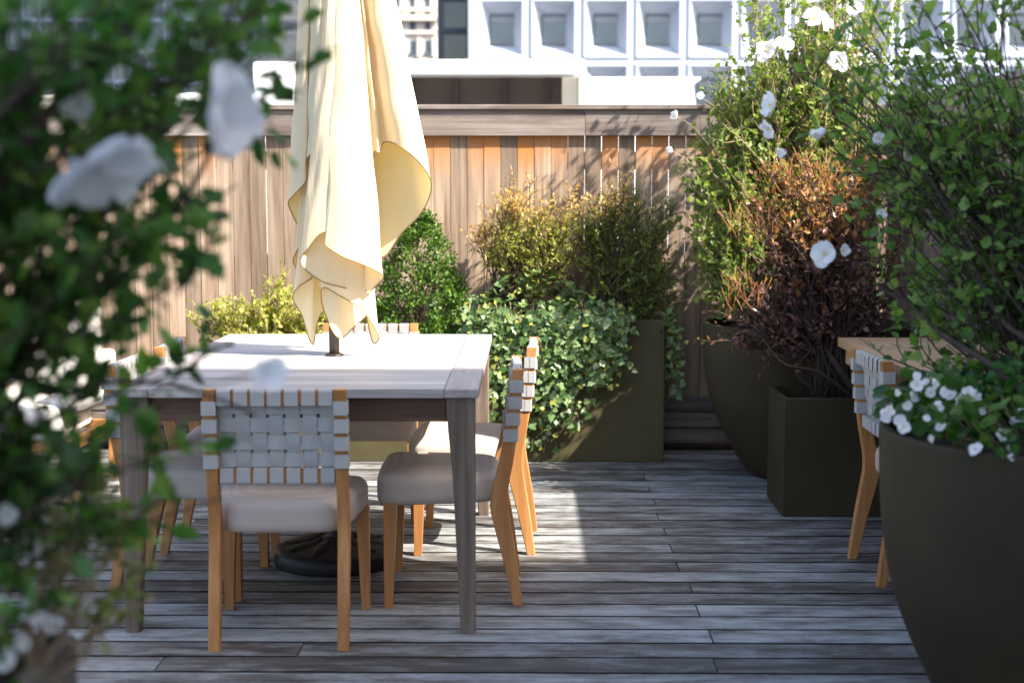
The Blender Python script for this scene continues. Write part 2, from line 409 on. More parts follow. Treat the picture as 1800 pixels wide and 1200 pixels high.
# white precast office block
D = 75.0
t = empty('office_building', 'white office tower with rows of deep-set square windows', 'building', (X(767, D), D, -22))
bx = X(767, D); PW = 2.715; PH = 3.33
zrow = Z(108, D)      # boundary between the two visible rows
lx = X(836, D)-bx; NC = 14
rows = range(-4, 4)
W_, Hh = PW/2, PH/2
o = (.14, .14, .16); ow, oh = W_-.22, Hh-.2; iw, ih = .63, .79
mbw = MB()
def ringf(a, b):
    return [(a, b)]
R0 = [(-W_+.004, 0, -Hh+.004), (W_-.004, 0, -Hh+.004), (W_-.004, 0, Hh-.004), (-W_+.004, 0, Hh-.004)]
R1 = [(-ow, -.12, -oh), (ow, -.12, -oh), (ow, -.12, oh), (-ow, -.12, oh)]
R1b = [(-ow+.05, -.12, -oh+.05), (ow-.05, -.12, -oh+.05), (ow-.05, -.12, oh-.05), (-ow+.05, -.12, oh-.05)]
R2 = [(-iw, .85, -ih), (iw, .85, -ih), (iw, .85, ih), (-iw, .85, ih)]
V = R0+R1+R1b+R2
Fs = [(k*4+i, k*4+(i+1) % 4, (k+1)*4+(i+1) % 4, (k+1)*4+i) for k in range(3) for i in range(4)]
mbw.add(V, Fs)
win0 = mbw.build('window', M['precast'], t)
mbp = MB(); mbp.add([(-iw, .84, -ih), (iw, .84, -ih), (iw, .84, ih), (-iw, .84, ih)], [(0, 1, 2, 3)])
pane0 = mbp.build('pane', M['glass'], win0)
mbb = MB(); mbb.box(-iw+.05, iw-.05, .80, .835, -.1, ih-.06); blind = mbb.build('blind', plain('grey_blind', (.3, .31, .33), .8), None)
mbs = MB(); mbs.box(-iw, iw, .76, .83, ih-.06, ih); mbs.box(-iw, iw, .76, .83, -ih, -ih+.05); mbs.box(-iw, -iw+.05, .76, .83, -ih+.05, ih-.06)
mbs.build('sash', M['frame'], win0)
first = True
for r in rows:
    for c in range(NC):
        wo = win0 if first else copy_tree(win0, t)
        first = False
        wo.location = (lx+PW*(c+.5), 0, zrow+PH*(r+.5)+22)
        if (c*7+r*5) % 7 in (1, 4):
            bl = blind.copy(); COL.objects.link(bl); bl.parent = wo; hb_ = RNG.uniform(.25, 1.1); bl.scale = (1, 1, hb_); bl.location = (0, 0, (ih-.06)*(1-hb_))
bpy.data.objects.remove(blind)
mb = MB(); mb.box(lx, lx+PW*NC, 1.1, 22, 0, zrow+PH*4+22); mb.box(lx, lx+PW*NC, 0.02, 1.1, 0, zrow-PH*4+22-.01); mb.build('wall', M['precast'], t)
mb = MB(); mb.box(lx-.32, lx-.002, -.5, 2, 0, zrow+PH*4+22); mb.build('fin', M['precast'], t)
mb = MB(); mb.box(0, lx-.33, 1.6, 22, 0, zrow+PH*4+22); mb.build('stair_glazing', M['glassdark'], t)
mb = MB()
for k in range(-10, 10): mb.box(.3, lx-.5, 1.35, 1.59, zrow+22+k*1.7-.12, zrow+22+k*1.7+.16)
mb.box(0, .3, 1.2, 1.595, 0, zrow+PH*4+22); mb.box(lx-.5, lx-.335, 1.2, 1.595, 0, zrow+PH*4+22)
mb.build('glazing_frame', M['frame'], t)
# cream tower
D = 110.0
t = empty('stone_tower', 'cream old stone high-rise with small windows between umbrella and white office block', 'building', (X(500, D), D, -22))
wx = X(768, D)-X(500, D)
mb = MB(); mb.box(0, wx, 0, 18, 0, 52); mb.build('wall', M['cream'], t)
mb = MB()
for z in (Z(38, D), Z(38, D)-8, Z(38, D)+9): mb.box(-.3, wx+.3, -.5, -.003, z+22, z+22.4, bev=.05)
for z in (Z(60, D), Z(20, D)): mb.box(-.1, wx+.1, -.2, -.003, z+22, z+22.25)
mb.build('cornice', M['cream'], t)
mb = MB()
for k in range(12): mb.box(wx-.3-k*1.15, wx-.05-k*1.15, -.16, -.003, 22+Z(100, D), 22+Z(64, D)-.1)
mb.build('pilaster', M['cream'], t)
mb = MB(); mb.box(0, .42, -.02, -.003, 0, .9); mb.box(-.1, .52, -.14, -.003, -.16, -.003, 0)
wn = mb.build('window', [M['glass']], t); first = True
for c in range(9):
    for zz in (Z(92, D), Z(52, D), Z(33, D), Z(12, D), Z(-8, D)):
        q = wn if first else copy_tree(wn, t); first = False
        q.location = (wx-.85-c*1.15, 0, zz+22)
# dark glass tower left
D = 50.0
t = empty('glass_tower', 'dark blue glass tower with pale mullion lines beyond the fence at upper left', 'building', (X(-200, D), D, -22))
wx = X(452, D)-X(-200, D)
mb = MB(); mb.box(0, wx, 0, 18, 0, 50); mb.build('curtain_wall', M['glassdark'], t)
mb = MB(); k = 0; x = 0
while x < wx: mb.box(x, x+.07, -.14, -.003, 0, 50); x += .62
mb.build('mullion', M['frame'], t)
mb = MB(); z = 22.9
while z < 40: mb.box(0, wx, -.1, -.0035, z, z+.16+.5*(int(z*10) % 3 == 0)); z += 1.05
mb.build('spandrel', plain('pale_blue_spandrel', (.07, .095, .14), .4), t)
# unseen block behind the camera, added and sized to shade the terrace front
t = empty('shading_block', 'unseen tan brick block added beside the terrace to shade its front half', 'building', (2.4, .5, -22))
hb = (5.064-.5)/.475+22
mb = MB(); mb.box(0, 13, -9, 0, 0, hb-.3); mb.build('wall', M['brick'], t)
mb = MB(); mb.box(-.0, 13.1, -9.1, 0, hb-.297, hb, bev=.03); mb.build('coping', M['cream'], t)
mb = MB(); mb.box(0, .9, .004, .05, 0, 1.3); wn = mb.build('window', M['glass'], t); first = True
for c in range(4):
    for r in range(3):
        q = wn if first else copy_tree(wn, t); first = False
        q.location = (1.3+c*2.9, 0, 22.9+r*2.9)

# ------------------------------------------------------------------ chairs
def make_chair():
    root = empty('dining_chair', 'x', 'chair')
    prof = [(0, 0, -.03), (.16, -.02, -.066), (.30, -.043, -.101), (.35, -.047, -.103), (.40, -.043, -.093), (.50, -.025, -.07), (.64, -.008, -.046), (.768, .004, -.032)]
    pr = catmull([(a, b, c) for a, b, c in prof], 4)
    rear = -.24
    for s in (-1, 1):
        xo, xi = s*.205, s*.171
        A = [[(xo, rear-b, z), (xo, rear-c, z), (xi, rear-c, z), (xi, rear-b, z)] for z, b, c in pr]
        m = MB(); A = np.array(A)
        # small chamfer: 8-point ring
        R8 = []
        for ring in A:
            q = []
            for i in range(4):
                p, a_, b_ = ring[i], ring[(i-1) % 4], ring[(i+1) % 4]
                q.append(p+(a_-p)/np.linalg.norm(a_-p)*.003); q.append(p+(b_-p)/np.linalg.norm(b_-p)*.003)
            R8.append(q)
        R8 = np.array(R8); m.grid(R8, 0, False, True)
        m.add(R8[0], [tuple(range(8))]); m.add(R8[-1], [tuple(range(8))])
        m.build('leg', M['teak'], root)
    for s in (-1, 1):      # front legs, tapered
        m = MB(); xo = s*.232; a = .042; b = .027
        top = [(xo, .205, .342), (xo-s*a, .205, .342), (xo-s*a, .163, .342), (xo, .163, .342)]
        bot = [(xo, .205, 0), (xo-s*b, .205, 0), (xo-s*b, .178, 0), (xo, .178, 0)]
        m.add(bot+top, [(0, 1, 2, 3), (7, 6, 5, 4), (0, 4, 5, 1), (1, 5, 6, 2), (2, 6, 7, 3), (3, 7, 4, 0)])
        m.build('leg', M['teak'], root)
    # rails, bowed backwards
    def bow(x): return -.006*(1-(x/.17)**2)
    def backy(z): # centre line of the back at height z
        return rear-np.interp(z, [p[0] for p in prof], [(p[1]+p[2])/2-.004 for p in prof])*1.0
    for z0, z1 in ((.725, .765), (.49, .53)):
        m = MB(); A = []
        for x in np.linspace(-.1705, .1705, 15):
            yy = backy((z0+z1)/2)+bow(x)
            A.append([(x, yy-.011, z0), (x, yy+.011, z0), (x, yy+.011, z1), (x, yy-.011, z1)])
        m.grid(A, 0, False, True)
        m.build('back_rail', M['teakx'], root)
    # seat cushion
    m = MB(); nx, ny = 22, 22
    def outline(v):  # half width at v (0 rear .. 1 front)
        return np.interp(v, [0, .12, .2, 1], [.165, .168, .2, .235])
    rings = []
    prof2 = [(0, .03, 0), (.004, .010, 0), (.013, .002, 0), (.03, 0, 0)]+[(.066+.036*math.sin(q), .038*(1-math.cos(q)), 0) for q in np.linspace(0, PI/2*.92, 9)]
    prof2 += [(.1022+.008*math.sin(PI/2*q), .035+.13*q, 0) for q in np.linspace(.08, 1, 10)]
    base = []
    n = 14; ys, ye = -.172, .225
    pts = []
    for v in np.linspace(0, 1, 12): pts.append((outline(v), ys+(ye-ys)*v))
    pts += [(x, ye+.012*(1-(x/.235)**2)) for x in np.linspace(.2, -.2, 9)]
    for v in np.linspace(1, 0, 12): pts.append((-outline(v), ys+(ye-ys)*v))
    pts += [(x, ys) for x in np.linspace(-.12, .12, 6)]
    pts = np.array(pts); ctr = np.array((0, .03))
    # round the corners a little
    for _ in range(2): pts = (np.roll(pts, 1, 0)+2*pts+np.roll(pts, -1, 0))/4
    for dz, ins, _ in prof2:
        q = []
        for p in pts:
            r_ = np.linalg.norm(p-ctr); q.append((*(ctr+(p-ctr)*(1-ins/r_)), .330+dz))
        rings.append(q)
    m.grid(rings, 0, True, True)
    m.add(rings[-1], [tuple(range(len(pts)))], 0, True); m.add(rings[0], [tuple(range(len(pts)))[::-1]])
    m.build('seat', M['seat'], root)
    # webbing: vertical straps round the rails, horizontal ones round the uprights, woven in the field
    m = MB(); xs = [-.146+.0487*i for i in range(7)]; sw = .0195
    zs = [.557+.0525*i for i in range(4)]; sh = .0202
    th = .0035
    def strip(path, wvec, hw, thick=.0012):
        path = np.array(path); A = []
        for i, p in enumerate(path):
            t_ = path[min(i+1, len(path)-1)]-path[max(i-1, 0)]; t_ /= np.linalg.norm(t_)+1e-9
            nrm = np.cross(t_, wvec); nrm /= np.linalg.norm(nrm)+1e-9
            A.append([p-wvec*hw, p-wvec*hw+nrm*thick, p+wvec*hw+nrm*thick, p+wvec*hw])
        m.grid(A, 0, False, True)
    zt1, zb1 = .765, .49
    for i, x in enumerate(xs):       # vertical
        for side in (-1, 1):
            path = []
            jx = random.uniform(-.001, .001)
            yt, yb = backy(.745)+bow(x), backy(.51)+bow(x)
            path += [(x+jx, yt, zt1+.003), (x+jx, yt+side*.011, zt1+.0025), (x+jx, yt+side*.0145, zt1-.003), (x+jx, yt+side*.0145, .7225), (x+jx, yt+.011+side*.003, .7215)]
            for k in range(15):
                z = .717-(.717-.538)*k/14; ph = math.cos(PI*(z-zs[0])/.0525+PI*i)
                path.append((x+jx, backy(z)+bow(x)+.011+side*.001+ph*.0035, z))
            path += [(x+jx, yb+.011+side*.003, .5335), (x+jx, yb+side*.0145, .5325), (x+jx, yb+side*.0145, zb1+.003), (x+jx, yb+side*.011, zb1-.0025), (x+jx, yb, zb1-.003)]
            strip(path, np.array((1., 0, 0)), sw)
    for k, z in enumerate(zs):
        f_ = lambda zz: (np.interp(zz, [p[0] for p in prof], [p[1] for p in prof]), np.interp(zz, [p[0] for p in prof], [p[2] for p in prof]))
        b_, c_ = f_(z)
        for side in (-1, 1):
            path = []
            for s in (-1, 1):
                seg = [(s*.2085, rear-(b_+c_)/2, z), (s*.2085, (rear-b_-.002) if side < 0 else (rear-c_+.002), z),
                       (s*.2045, (rear-b_-.0035) if side < 0 else (rear-c_+.0035), z),
                       (s*.1695, (rear-b_-.0035) if side < 0 else (rear-c_+.0035), z), (s*.1685, backy(z)+.011+side*.002, z)]
                path += seg if s < 0 else []
                if s < 0:
                    for x in np.linspace(-.163, .163, 57):
                        ph = -math.cos(PI*(x-xs[0])/.0487+PI*k)
                        path.append((x, backy(z)+bow(x)+.011+side*.001+ph*.0035, z))
                else: path += seg[::-1]
            wv = np.array((0, 0, 1.))
            strip(path, wv, sh)
    m.build('webbing', M['strap'], root)
    return root
GR = 'woven-back chairs around the grey table'
ch0 = make_chair()
spots = [(-.727, 4.262, math.radians(1.5), 'teak chair nearest the camera at the near end, its whole woven white back showing', GR),
         (-.255, 4.695, PI/2+.02, 'teak chair on the right side of the grey table, nearer the camera', GR),
         (-.20, 5.35, PI/2-.03, 'teak chair on the right side of the grey table, nearer the ivy planter', GR),
         (-1.13, 4.76, -PI/2-.02, 'teak chair on the left side of the grey table, nearer the camera', GR),
         (-1.12, 5.345, -PI/2+.03, 'teak chair on the left side of the grey table, nearer the fence', GR),
         (-.672, 5.88, PI, 'teak chair at the far end of the grey table facing the camera', GR),
         (1.425, 4.93, -PI/2+.03, 'woven-back teak chair pulled up to the small honey-coloured table at right', None)]
for i, (x, yv, a, lab, grp) in enumerate(spots):
    c = ch0 if i == 0 else copy_tree(ch0)
    c.location = (x, yv, .0008); c.rotation_euler = (0, 0, a); c['label'] = lab; c['category'] = 'chair'
    if grp: c['group'] = grp
    elif 'group' in c: del c['group']

# ------------------------------------------------------------------ big table
t = empty('dining_table', 'large square-edged weathered grey teak dining table with the umbrella through it', 'table', (-.685, 5.01, 0))
hx, hy = .544, .826; zt0, zt1 = .722, .75
mb = MB(); yv = -hy; n = 18; pw = 2*hy/n; hole = .028
for i in range(n):
    a, b = yv+.0007, yv+pw-.0007
    mb.box(-hx+.104, hx-.104, a, b, zt0, zt1, bev=.0012); yv += pw
mb.build('tabletop', M['tabletop'], t)
for s in (-1, 1):
    mb = MB(); mb.box(min(s*(hx-.1025), s*hx), max(s*(hx-.1025), s*hx), -hy, hy, zt0, zt1, bev=.003)
    mb.build('end_board', M['tabletop_y'], t)
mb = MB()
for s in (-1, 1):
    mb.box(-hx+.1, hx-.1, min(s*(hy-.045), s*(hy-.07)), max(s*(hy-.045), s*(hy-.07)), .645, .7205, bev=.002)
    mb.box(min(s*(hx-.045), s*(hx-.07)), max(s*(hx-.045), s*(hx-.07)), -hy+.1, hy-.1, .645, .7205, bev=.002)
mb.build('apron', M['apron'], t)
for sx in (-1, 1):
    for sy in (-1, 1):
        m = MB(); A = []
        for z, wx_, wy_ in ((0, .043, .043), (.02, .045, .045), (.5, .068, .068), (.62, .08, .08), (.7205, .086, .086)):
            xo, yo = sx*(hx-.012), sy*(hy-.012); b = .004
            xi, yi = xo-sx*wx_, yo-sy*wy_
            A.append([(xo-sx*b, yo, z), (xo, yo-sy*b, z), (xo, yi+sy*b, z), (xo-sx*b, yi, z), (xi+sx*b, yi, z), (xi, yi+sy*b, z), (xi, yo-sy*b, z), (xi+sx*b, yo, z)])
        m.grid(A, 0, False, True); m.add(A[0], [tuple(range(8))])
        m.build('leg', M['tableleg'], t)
# small honey table right
t = empty('side_table', 'small honey-coloured teak table with mitred border against the side fence', 'table', (1.54, 5.165, 0))
hx, hy = .262, .65
mb = MB(); n = 9; w_ = 2*(hy-.085)/n
for i in range(n): mb.box(-hx+.086, hx-.086, -hy+.0855+i*w_+.0008, -hy+.0855+(i+1)*w_-.0008, .712, .738, bev=.0012)
mb.build('tabletop', M['oak'], t)
mb = MB(); zz0, zz1 = .705, .74
def prism(poly, z0, z1):
    k = len(poly); mb.add([(x, y, z0) for x, y in poly]+[(x, y, z1) for x, y in poly], [tuple(range(k))[::-1], tuple(range(k, 2*k))]+[(i, (i+1) % k, k+(i+1) % k, k+i) for i in range(k)])
g = .0006
for s in (-1, 1):
    mb = MB(); prism([(s*hx, -hy+g), (s*hx, hy-g), (s*(hx-.085), hy-.085-g), (s*(hx-.085), -hy+.085+g)], zz0, zz1)
    mb.build('border', M['oaky'], t)
for s in (-1, 1):
    mb = MB(); prism([(-hx+g, s*hy), (hx-g, s*hy), (hx-.085-g, s*(hy-.085)), (-hx+.085+g, s*(hy-.085))], zz0, zz1)
    mb.build('border', M['oak'], t)
mb = MB()
for s in (-1, 1):
    mb.box(min(s*(hx-.02), s*(hx-.045)), max(s*(hx-.02), s*(hx-.045)), -hy+.06, hy-.06, .64, .7035, bev=.002)
    mb.box(-hx+.05, hx-.05, min(s*(hy-.02), s*(hy-.045)), max(s*(hy-.02), s*(hy-.045)), .64, .7035, bev=.002)
mb.build('apron', M['oaky'], t)
for sy in (-1, 1):
    m = MB(); m.box(hx-.09, hx-.02, min(sy*(hy-.1), sy*(hy-.17)), max(sy*(hy-.1), sy*(hy-.17)), 0, .7037, bev=.003); m.build('leg', M['teak'], t)
    m = MB(); m.box(-.02, hx-.0925, min(sy*(hy-.115), sy*(hy-.155)), max(sy*(hy-.115), sy*(hy-.155)), .58, .638, bev=.003); m.build('bracket', M['teak'], t)

# ------------------------------------------------------------------ umbrella
UX, UY = -.686, 5.05
t = empty('patio_umbrella', 'folded pale yellow canvas umbrella standing through the grey table', 'umbrella', (UX, UY, 0))
mb = MB(); mb.tube([(0, 0, .06), (0, 0, 1.5), (0, 0, 2.9)], .0185, 20); mb.build('pole', M['bronze'], t)
mb = MB(); mb.lathe([(.0187, .7502), (.034, .7502), (.034, .755), (.026, .759), (.0187, .759)], 28); mb.build('table_ring', M['bronze'], t)
mb = MB(); mb.lathe([(.002, .0), (.222, .0), (.226, .01), (.226, .045), (.216, .056), (.19, .06), (.12, .078), (.07, .088), (.034, .094), (.03, .1), (.029, .2), (.026, .205), (.019, .206)], 56)
mb.build('base', M['iron'], t)
mb = MB()
for k in range(10):     # cast leaves on the base
    a = 2*PI*k/10; ca, sa = math.cos(a), math.sin(a); A = []
    for u in np.linspace(0, 1, 7):
        r = .06+.13*u; wv = .026*math.sin(PI*min(1, u*.95+.05))
        z = np.interp(r, [.034, .07, .12, .19, .216], [.094, .088, .078, .06, .056])
        A.append([(r*ca-q*wv*sa, r*sa+q*wv*ca, z+.002+.007*(1-abs(q))) for q in (-1, -.5, 0, .5, 1)])
    mb.grid(A)
mb.build('leaf_relief', M['iron'], t)
mb = MB(); mb.lathe([(.0, 2.97), (.02, 2.96), (.03, 2.93), (.02, 2.9), (.0, 2.9)], 20); mb.build('finial', M['bronze'], t)
HEM = [ # x, y in the photo, depth offset; x and depth offset at the frame's top edge
 (675,250,-.03, 641,-.03), (700,256,-.10, 655,-.07), (735,284,-.10, 680,-.07), (760,325,-.01, 697,-.005), (740,375,.06, 690,.05),
 (702,414,.09, 668,.08), (672,452,.10, 650,.09), (640,440,.12, 625,.11), (610,500,.09, 605,.12), (575,440,.13, 580,.11), (548,420,.09, 556,.08),
 (537,408,.06, 540,.06), (520,388,.03, 530,.04), (507,358,0, 526,.02), (515,343,-.05, 530,-.02), (537,321,-.065, 541,-.04), (541,300,-.03, 545,-.025),
 (541,277,-.07, 549,-.05), (563,262,-.09, 566,-.07), (568,310,-.04, 568,-.035), (545,400,-.02, 563,-.02), (516,455,-.03, 560,-.012),
 (530,478,.01, 562,-.005), (548,488,-.01, 566,-.01), (524,505,-.04, 562,.0), (516,526,-.02, 560,.01), (530,556,0, 563,.015), (548,605,0, 567,.02),
 (557,572,.03, 570,.03), (575,545,.06, 576,.035), (625,560,.07, 600,.045), (642,554,.03, 604,.02), (620,577,.02, 594,.01), (598,594,-.03, 586,-.028),
 (577,566,-.035, 578,-.032), (566,535,-.04, 573,-.035), (567,506,-.055, 572,-.04), (602,522,-.07, 585,-.045), (640,548,-.065, 604,-.04),
 (664,588,-.03, 622,-.02), (656,603,-.01, 618,-.012), (646,566,-.02, 612,-.02), (636,518,-.045, 608,-.03), (602,505,-.075, 594,-.05),
 (562,493,-.09, 578,-.055), (529,463,-.10, 567,-.065), (546,432,-.12, 572,-.075), (566,410,-.13, 578,-.085), (596,403,-.135, 590,-.088), (612,408,-.125, 600,-.084),
 (592,417,-.12, 596,-.08), (571,429,-.135, 590,-.086), (600,450,-.15, 600,-.092), (641,467,-.145, 616,-.09), (673,483,-.10, 631,-.065), (666,498,-.07, 632,-.05),
 (642,513,-.075, 628,-.045), (655,430,-.03, 632,-.03), (656,280,-.05, 633,-.04), (668,268,-.065, 638,-.055)]
hp = []
for x, yv, dy, xt, dt in HEM:
    a = P(x, yv, UY+dy); b = P(xt, 0, UY+dt); hp.append(np.concatenate([a, b]))
hp = catmull(hp, 7, True)
rowsA = []; ztop = 2.80
NR = 34
for i in range(NR+1):
    u = i/NR; ring = []
    for j, q in enumerate(hp):
        a, b = q[:3], q[3:]
        k = (ztop-a[2])/(b[2]-a[2])
        top = a+(b-a)*k
        c = np.array((UX, UY)); top[:2] = c+(top[:2]-c)*.62
        # piecewise: hem -> frame edge -> top
        s = u*1.0
        if s < .72: p = a+(b-a)*(s/.72)
        else: p = b+(top-b)*((s-.72)/.28)
        wob = .0018*math.sin(j*.21+i*.5)+.0012*math.sin(j*.53-i*.8)
        p = p+np.array((wob, wob*.6, 0))
        ring.append(p)
    rowsA.append(ring)
A = np.array(rowsA); 
# gather under the finial
ringt = A[-1].copy(); ringt[:, :2] = np.array((UX, UY))+(ringt[:, :2]-np.array((UX, UY)))*.25; ringt[:, 2] = 2.9
A = np.concatenate([A, ringt[None]])
mb = MB(); mb.grid(A, 0, True, True)
cn = mb.build('canopy', M['canopy'], None, loc=(UX, UY, 0)); cn.location = (0, 0, 0); cn.parent = t
mb = MB(); pth = list(A[0])+[A[0][0]]; mb.tube(pth, .0022, 5, cap=False)
pp = mb.build('hem_piping', M['piping'], None, loc=(UX, UY, 0)); pp.location = (0, 0, 0); pp.parent = cn

# ------------------------------------------------------------------ planters
def box_planter(name, label, x0, x1, y0, y1, z, mat, group=None, lip=.018):
    cx, cy = (x0+x1)/2, (y0+y1)/2; t = empty(name, label, 'planter', (cx, cy, .0008), 0, group)
    a, b = (x1-x0)/2, (y1-y0)/2; mb = MB()
    def ring(i, zz, e=.004): 
        A_, B_ = a-i, b-i
        return [(-A_+e, -B_, zz), (A_-e, -B_, zz), (A_, -B_+e, zz), (A_, B_-e, zz), (A_-e, B_, zz), (-A_+e, B_, zz), (-A_, B_-e, zz), (-A_, -B_+e, zz)]
    mb.grid([ring(.004, 0), ring(0, .004), ring(0, z-.004), ring(.004, z), ring(lip, z), ring(lip, z-.06)], 0, False, True)
    mb.build('body', mat, t)
    mb = MB(); n = 14; Gd = [[(-a+lip+.001+(2*a-2*lip-.002)*i/n, -b+lip+.001+(2*b-2*lip-.002)*j/n, z-.05+RNG.uniform(-.008, .012)) for j in range(n+1)] for i in range(n+1)]
    mb.grid(Gd); mb.build('soil', M['soil'], t)
    return t
def round_planter(name, label, cx, cy, prof, mat):
    t = empty(name, label, 'planter', (cx, cy, .0008)); mb = MB()
    p = catmull([(r, z, 0) for r, z in prof], 8)[:, :2]; R, Zt = p[-1]
    pr = [(0.001, .0005)]+[tuple(q) for q in p]+[(R-.004, Zt+.004), (R-.02, Zt+.004), (R-.026, Zt), (R-.03, Zt-.06)]
    mb.lathe(pr, 72); mb.build('body', mat, t)
    mb = MB(); rings = [[((R-.029)*k/7*math.cos(2*PI*j/40), (R-.029)*k/7*math.sin(2*PI*j/40), Zt-.045+RNG.uniform(-.006, .01)) for j in range(40)] for k in range(8)]
    mb.grid(rings, 0, True, True); mb.build('soil', M['soil'], t)
    return t
IZ = .708
box_planter('planter_box', 'long olive planter box overhung by trailing ivy', -.30, .684, 6.975, 7.33, IZ, M['olive'])
box_planter('planter_box', 'low olive planter box behind the table holding the clipped boxwood', -.895, -.32, 6.975, 7.33, .56, M['olive'])
box_planter('planter_box', 'olive planter box holding the lime-yellow shrub', -1.62, -1.02, 6.98, 7.33, .50, M['olive'])
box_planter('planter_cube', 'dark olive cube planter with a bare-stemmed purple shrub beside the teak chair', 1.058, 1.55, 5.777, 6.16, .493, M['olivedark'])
box_planter('planter_box', 'khaki planter box cut off by the lower left corner below white begonias', -1.45, -.624, 1.02, 1.918, .72, M['khaki'])
PRF = [(.21, 0), (.245, .03), (.29, .10), (.345, .21), (.392, .33), (.42, .46), (.432, .60), (.435, .72)]
RPX, RPY, RPZ = 1.30, 3.40, .757
pr = [(r, z*RPZ/.72) for r, z in PRF]
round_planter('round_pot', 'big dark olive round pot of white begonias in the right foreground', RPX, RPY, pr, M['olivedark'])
BPX, BPY, BPZ = 1.315, 6.68, .72
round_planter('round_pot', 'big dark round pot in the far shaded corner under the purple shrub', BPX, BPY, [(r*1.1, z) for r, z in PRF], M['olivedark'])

# ------------------------------------------------------------------ foliage
def nrm(a): return a/(np.linalg.norm(a, axis=-1, keepdims=True)+1e-9)
def tmpl(kind):
    if kind == 'oval':
        V = [(0, 0, 0), (.3, .25, .05), (.7, .23, .04), (1, 0, -.06), (.7, -.23, .04), (.3, -.25, .05), (.3, 0, 0), (.7, 0, -.01)]
        Fs = [(0, 6, 1), (6, 7, 2, 1), (7, 3, 2), (0, 5, 6), (5, 4, 7, 6), (4, 3, 7)]
    elif kind == 'small':
        V = [(0, 0, 0), (.5, .3, .06), (1, 0, 0), (.5, -.3, .06)]; Fs = [(0, 2, 1), (0, 3, 2)]
    elif kind == 'narrow':
        V = [(0, 0, 0), (.45, .16, .03), (1, 0, -.04), (.45, -.16, .03)]; Fs = [(0, 2, 1), (0, 3, 2)]
    elif kind == 'ivy':
        o_ = [(0, 0), (-.12, .3), (.12, .56), (.34, .34), (.62, .4), (.68, .2), (1, 0)]
        o_ = o_+[(x, -y_) for x, y_ in o_[-2:0:-1]]
        V = [(x, y_, .1*abs(y_)-.05*x) for x, y_ in o_]+[(.35, 0, -.02)]; c = len(o_)
        Fs = [(c, (i+1) % c, i) for i in range(c)]
    elif kind == 'lobed':
        o_ = [(0, 0), (.1, .2), (.22, .25), (.4, .4), (.48, .24), (.72, .24), (.8, .12), (1, 0)]
        o_ = o_+[(x, -y_) for x, y_ in o_[-2:0:-1]]
        V = [(x, y_, .22*abs(y_)-.12*x*x) for x, y_ in o_]+[(.4, 0, -.03)]; c = len(o_)
        Fs = [(c, (i+1) % c, i) for i in range(c)]
    elif kind == 'round':
        o_ = [(0, 0), (.05, .3), (.35, .48), (.7, .38), (.95, .12), (1, 0), (.95, -.12), (.7, -.38), (.35, -.48), (.05, -.3)]
        V = [(x, y_, .18*abs(y_)+.03*math.sin(x*9)) for x, y_ in o_]+[(.4, 0, -.03)]; c = len(o_)
        Fs = [(c, (i+1) % c, i) for i in range(c)]
    return np.array(V), Fs
def leaves(m, Pp, Dd, Nn, S, kind, mi=0):
    Pp = np.asarray(Pp); 
    if len(Pp) == 0: return
    V, Fs = tmpl(kind); Dd = nrm(np.asarray(Dd)); Nn = np.asarray(Nn)
    W = nrm(np.cross(Nn, Dd)); Nn = np.cross(Dd, W); S = np.broadcast_to(S, (len(Pp),))
    A = Pp[:, None]+S[:, None, None]*(V[None, :, 0:1]*Dd[:, None]+V[None, :, 1:2]*W[:, None]+V[None, :, 2:3]*Nn[:, None])
    k = len(V); Fa = []
    for i in range(len(Pp)):
        o_ = i*k; Fa += [tuple(q+o_ for q in f) for f in Fs]
    m.add(A.reshape(-1, 3), Fa, mi, False)
def rnd(n, s=1.0): return RNG.normal(0, s, (n, 3))
def ell(n, c, r, shell=.35):
    d = nrm(rnd(n)); q = RNG.uniform(shell, 1, n)**.5
    return np.array(c)+d*q[:, None]*np.array(r)
class Plant:
    def __init__(s, name, label, cat, base, group=None):
        s.t = empty(name, label, cat, base, 0, group); s.base = np.array(base, float); s.w = MB(); s.L = {}
    def lf(s, part, mat, kind, Pp, D_, N_, S):
        m = s.L.setdefault(part, (MB(), mat))[0]; leaves(m, np.asarray(Pp)-s.base, D_, N_, S, kind)
    def stem(s, pts, r0, r1, n=5):
        pts = np.asarray(pts)-s.base; s.w.tube(pts, list(np.linspace(r0, r1, len(pts))), n)
    def done(s, bark):
        if s.w.n: s.w.build('stems', bark, s.t)
        for k, (m, mat) in s.L.items(): m.build(k, mat, s.t)
        return s.t
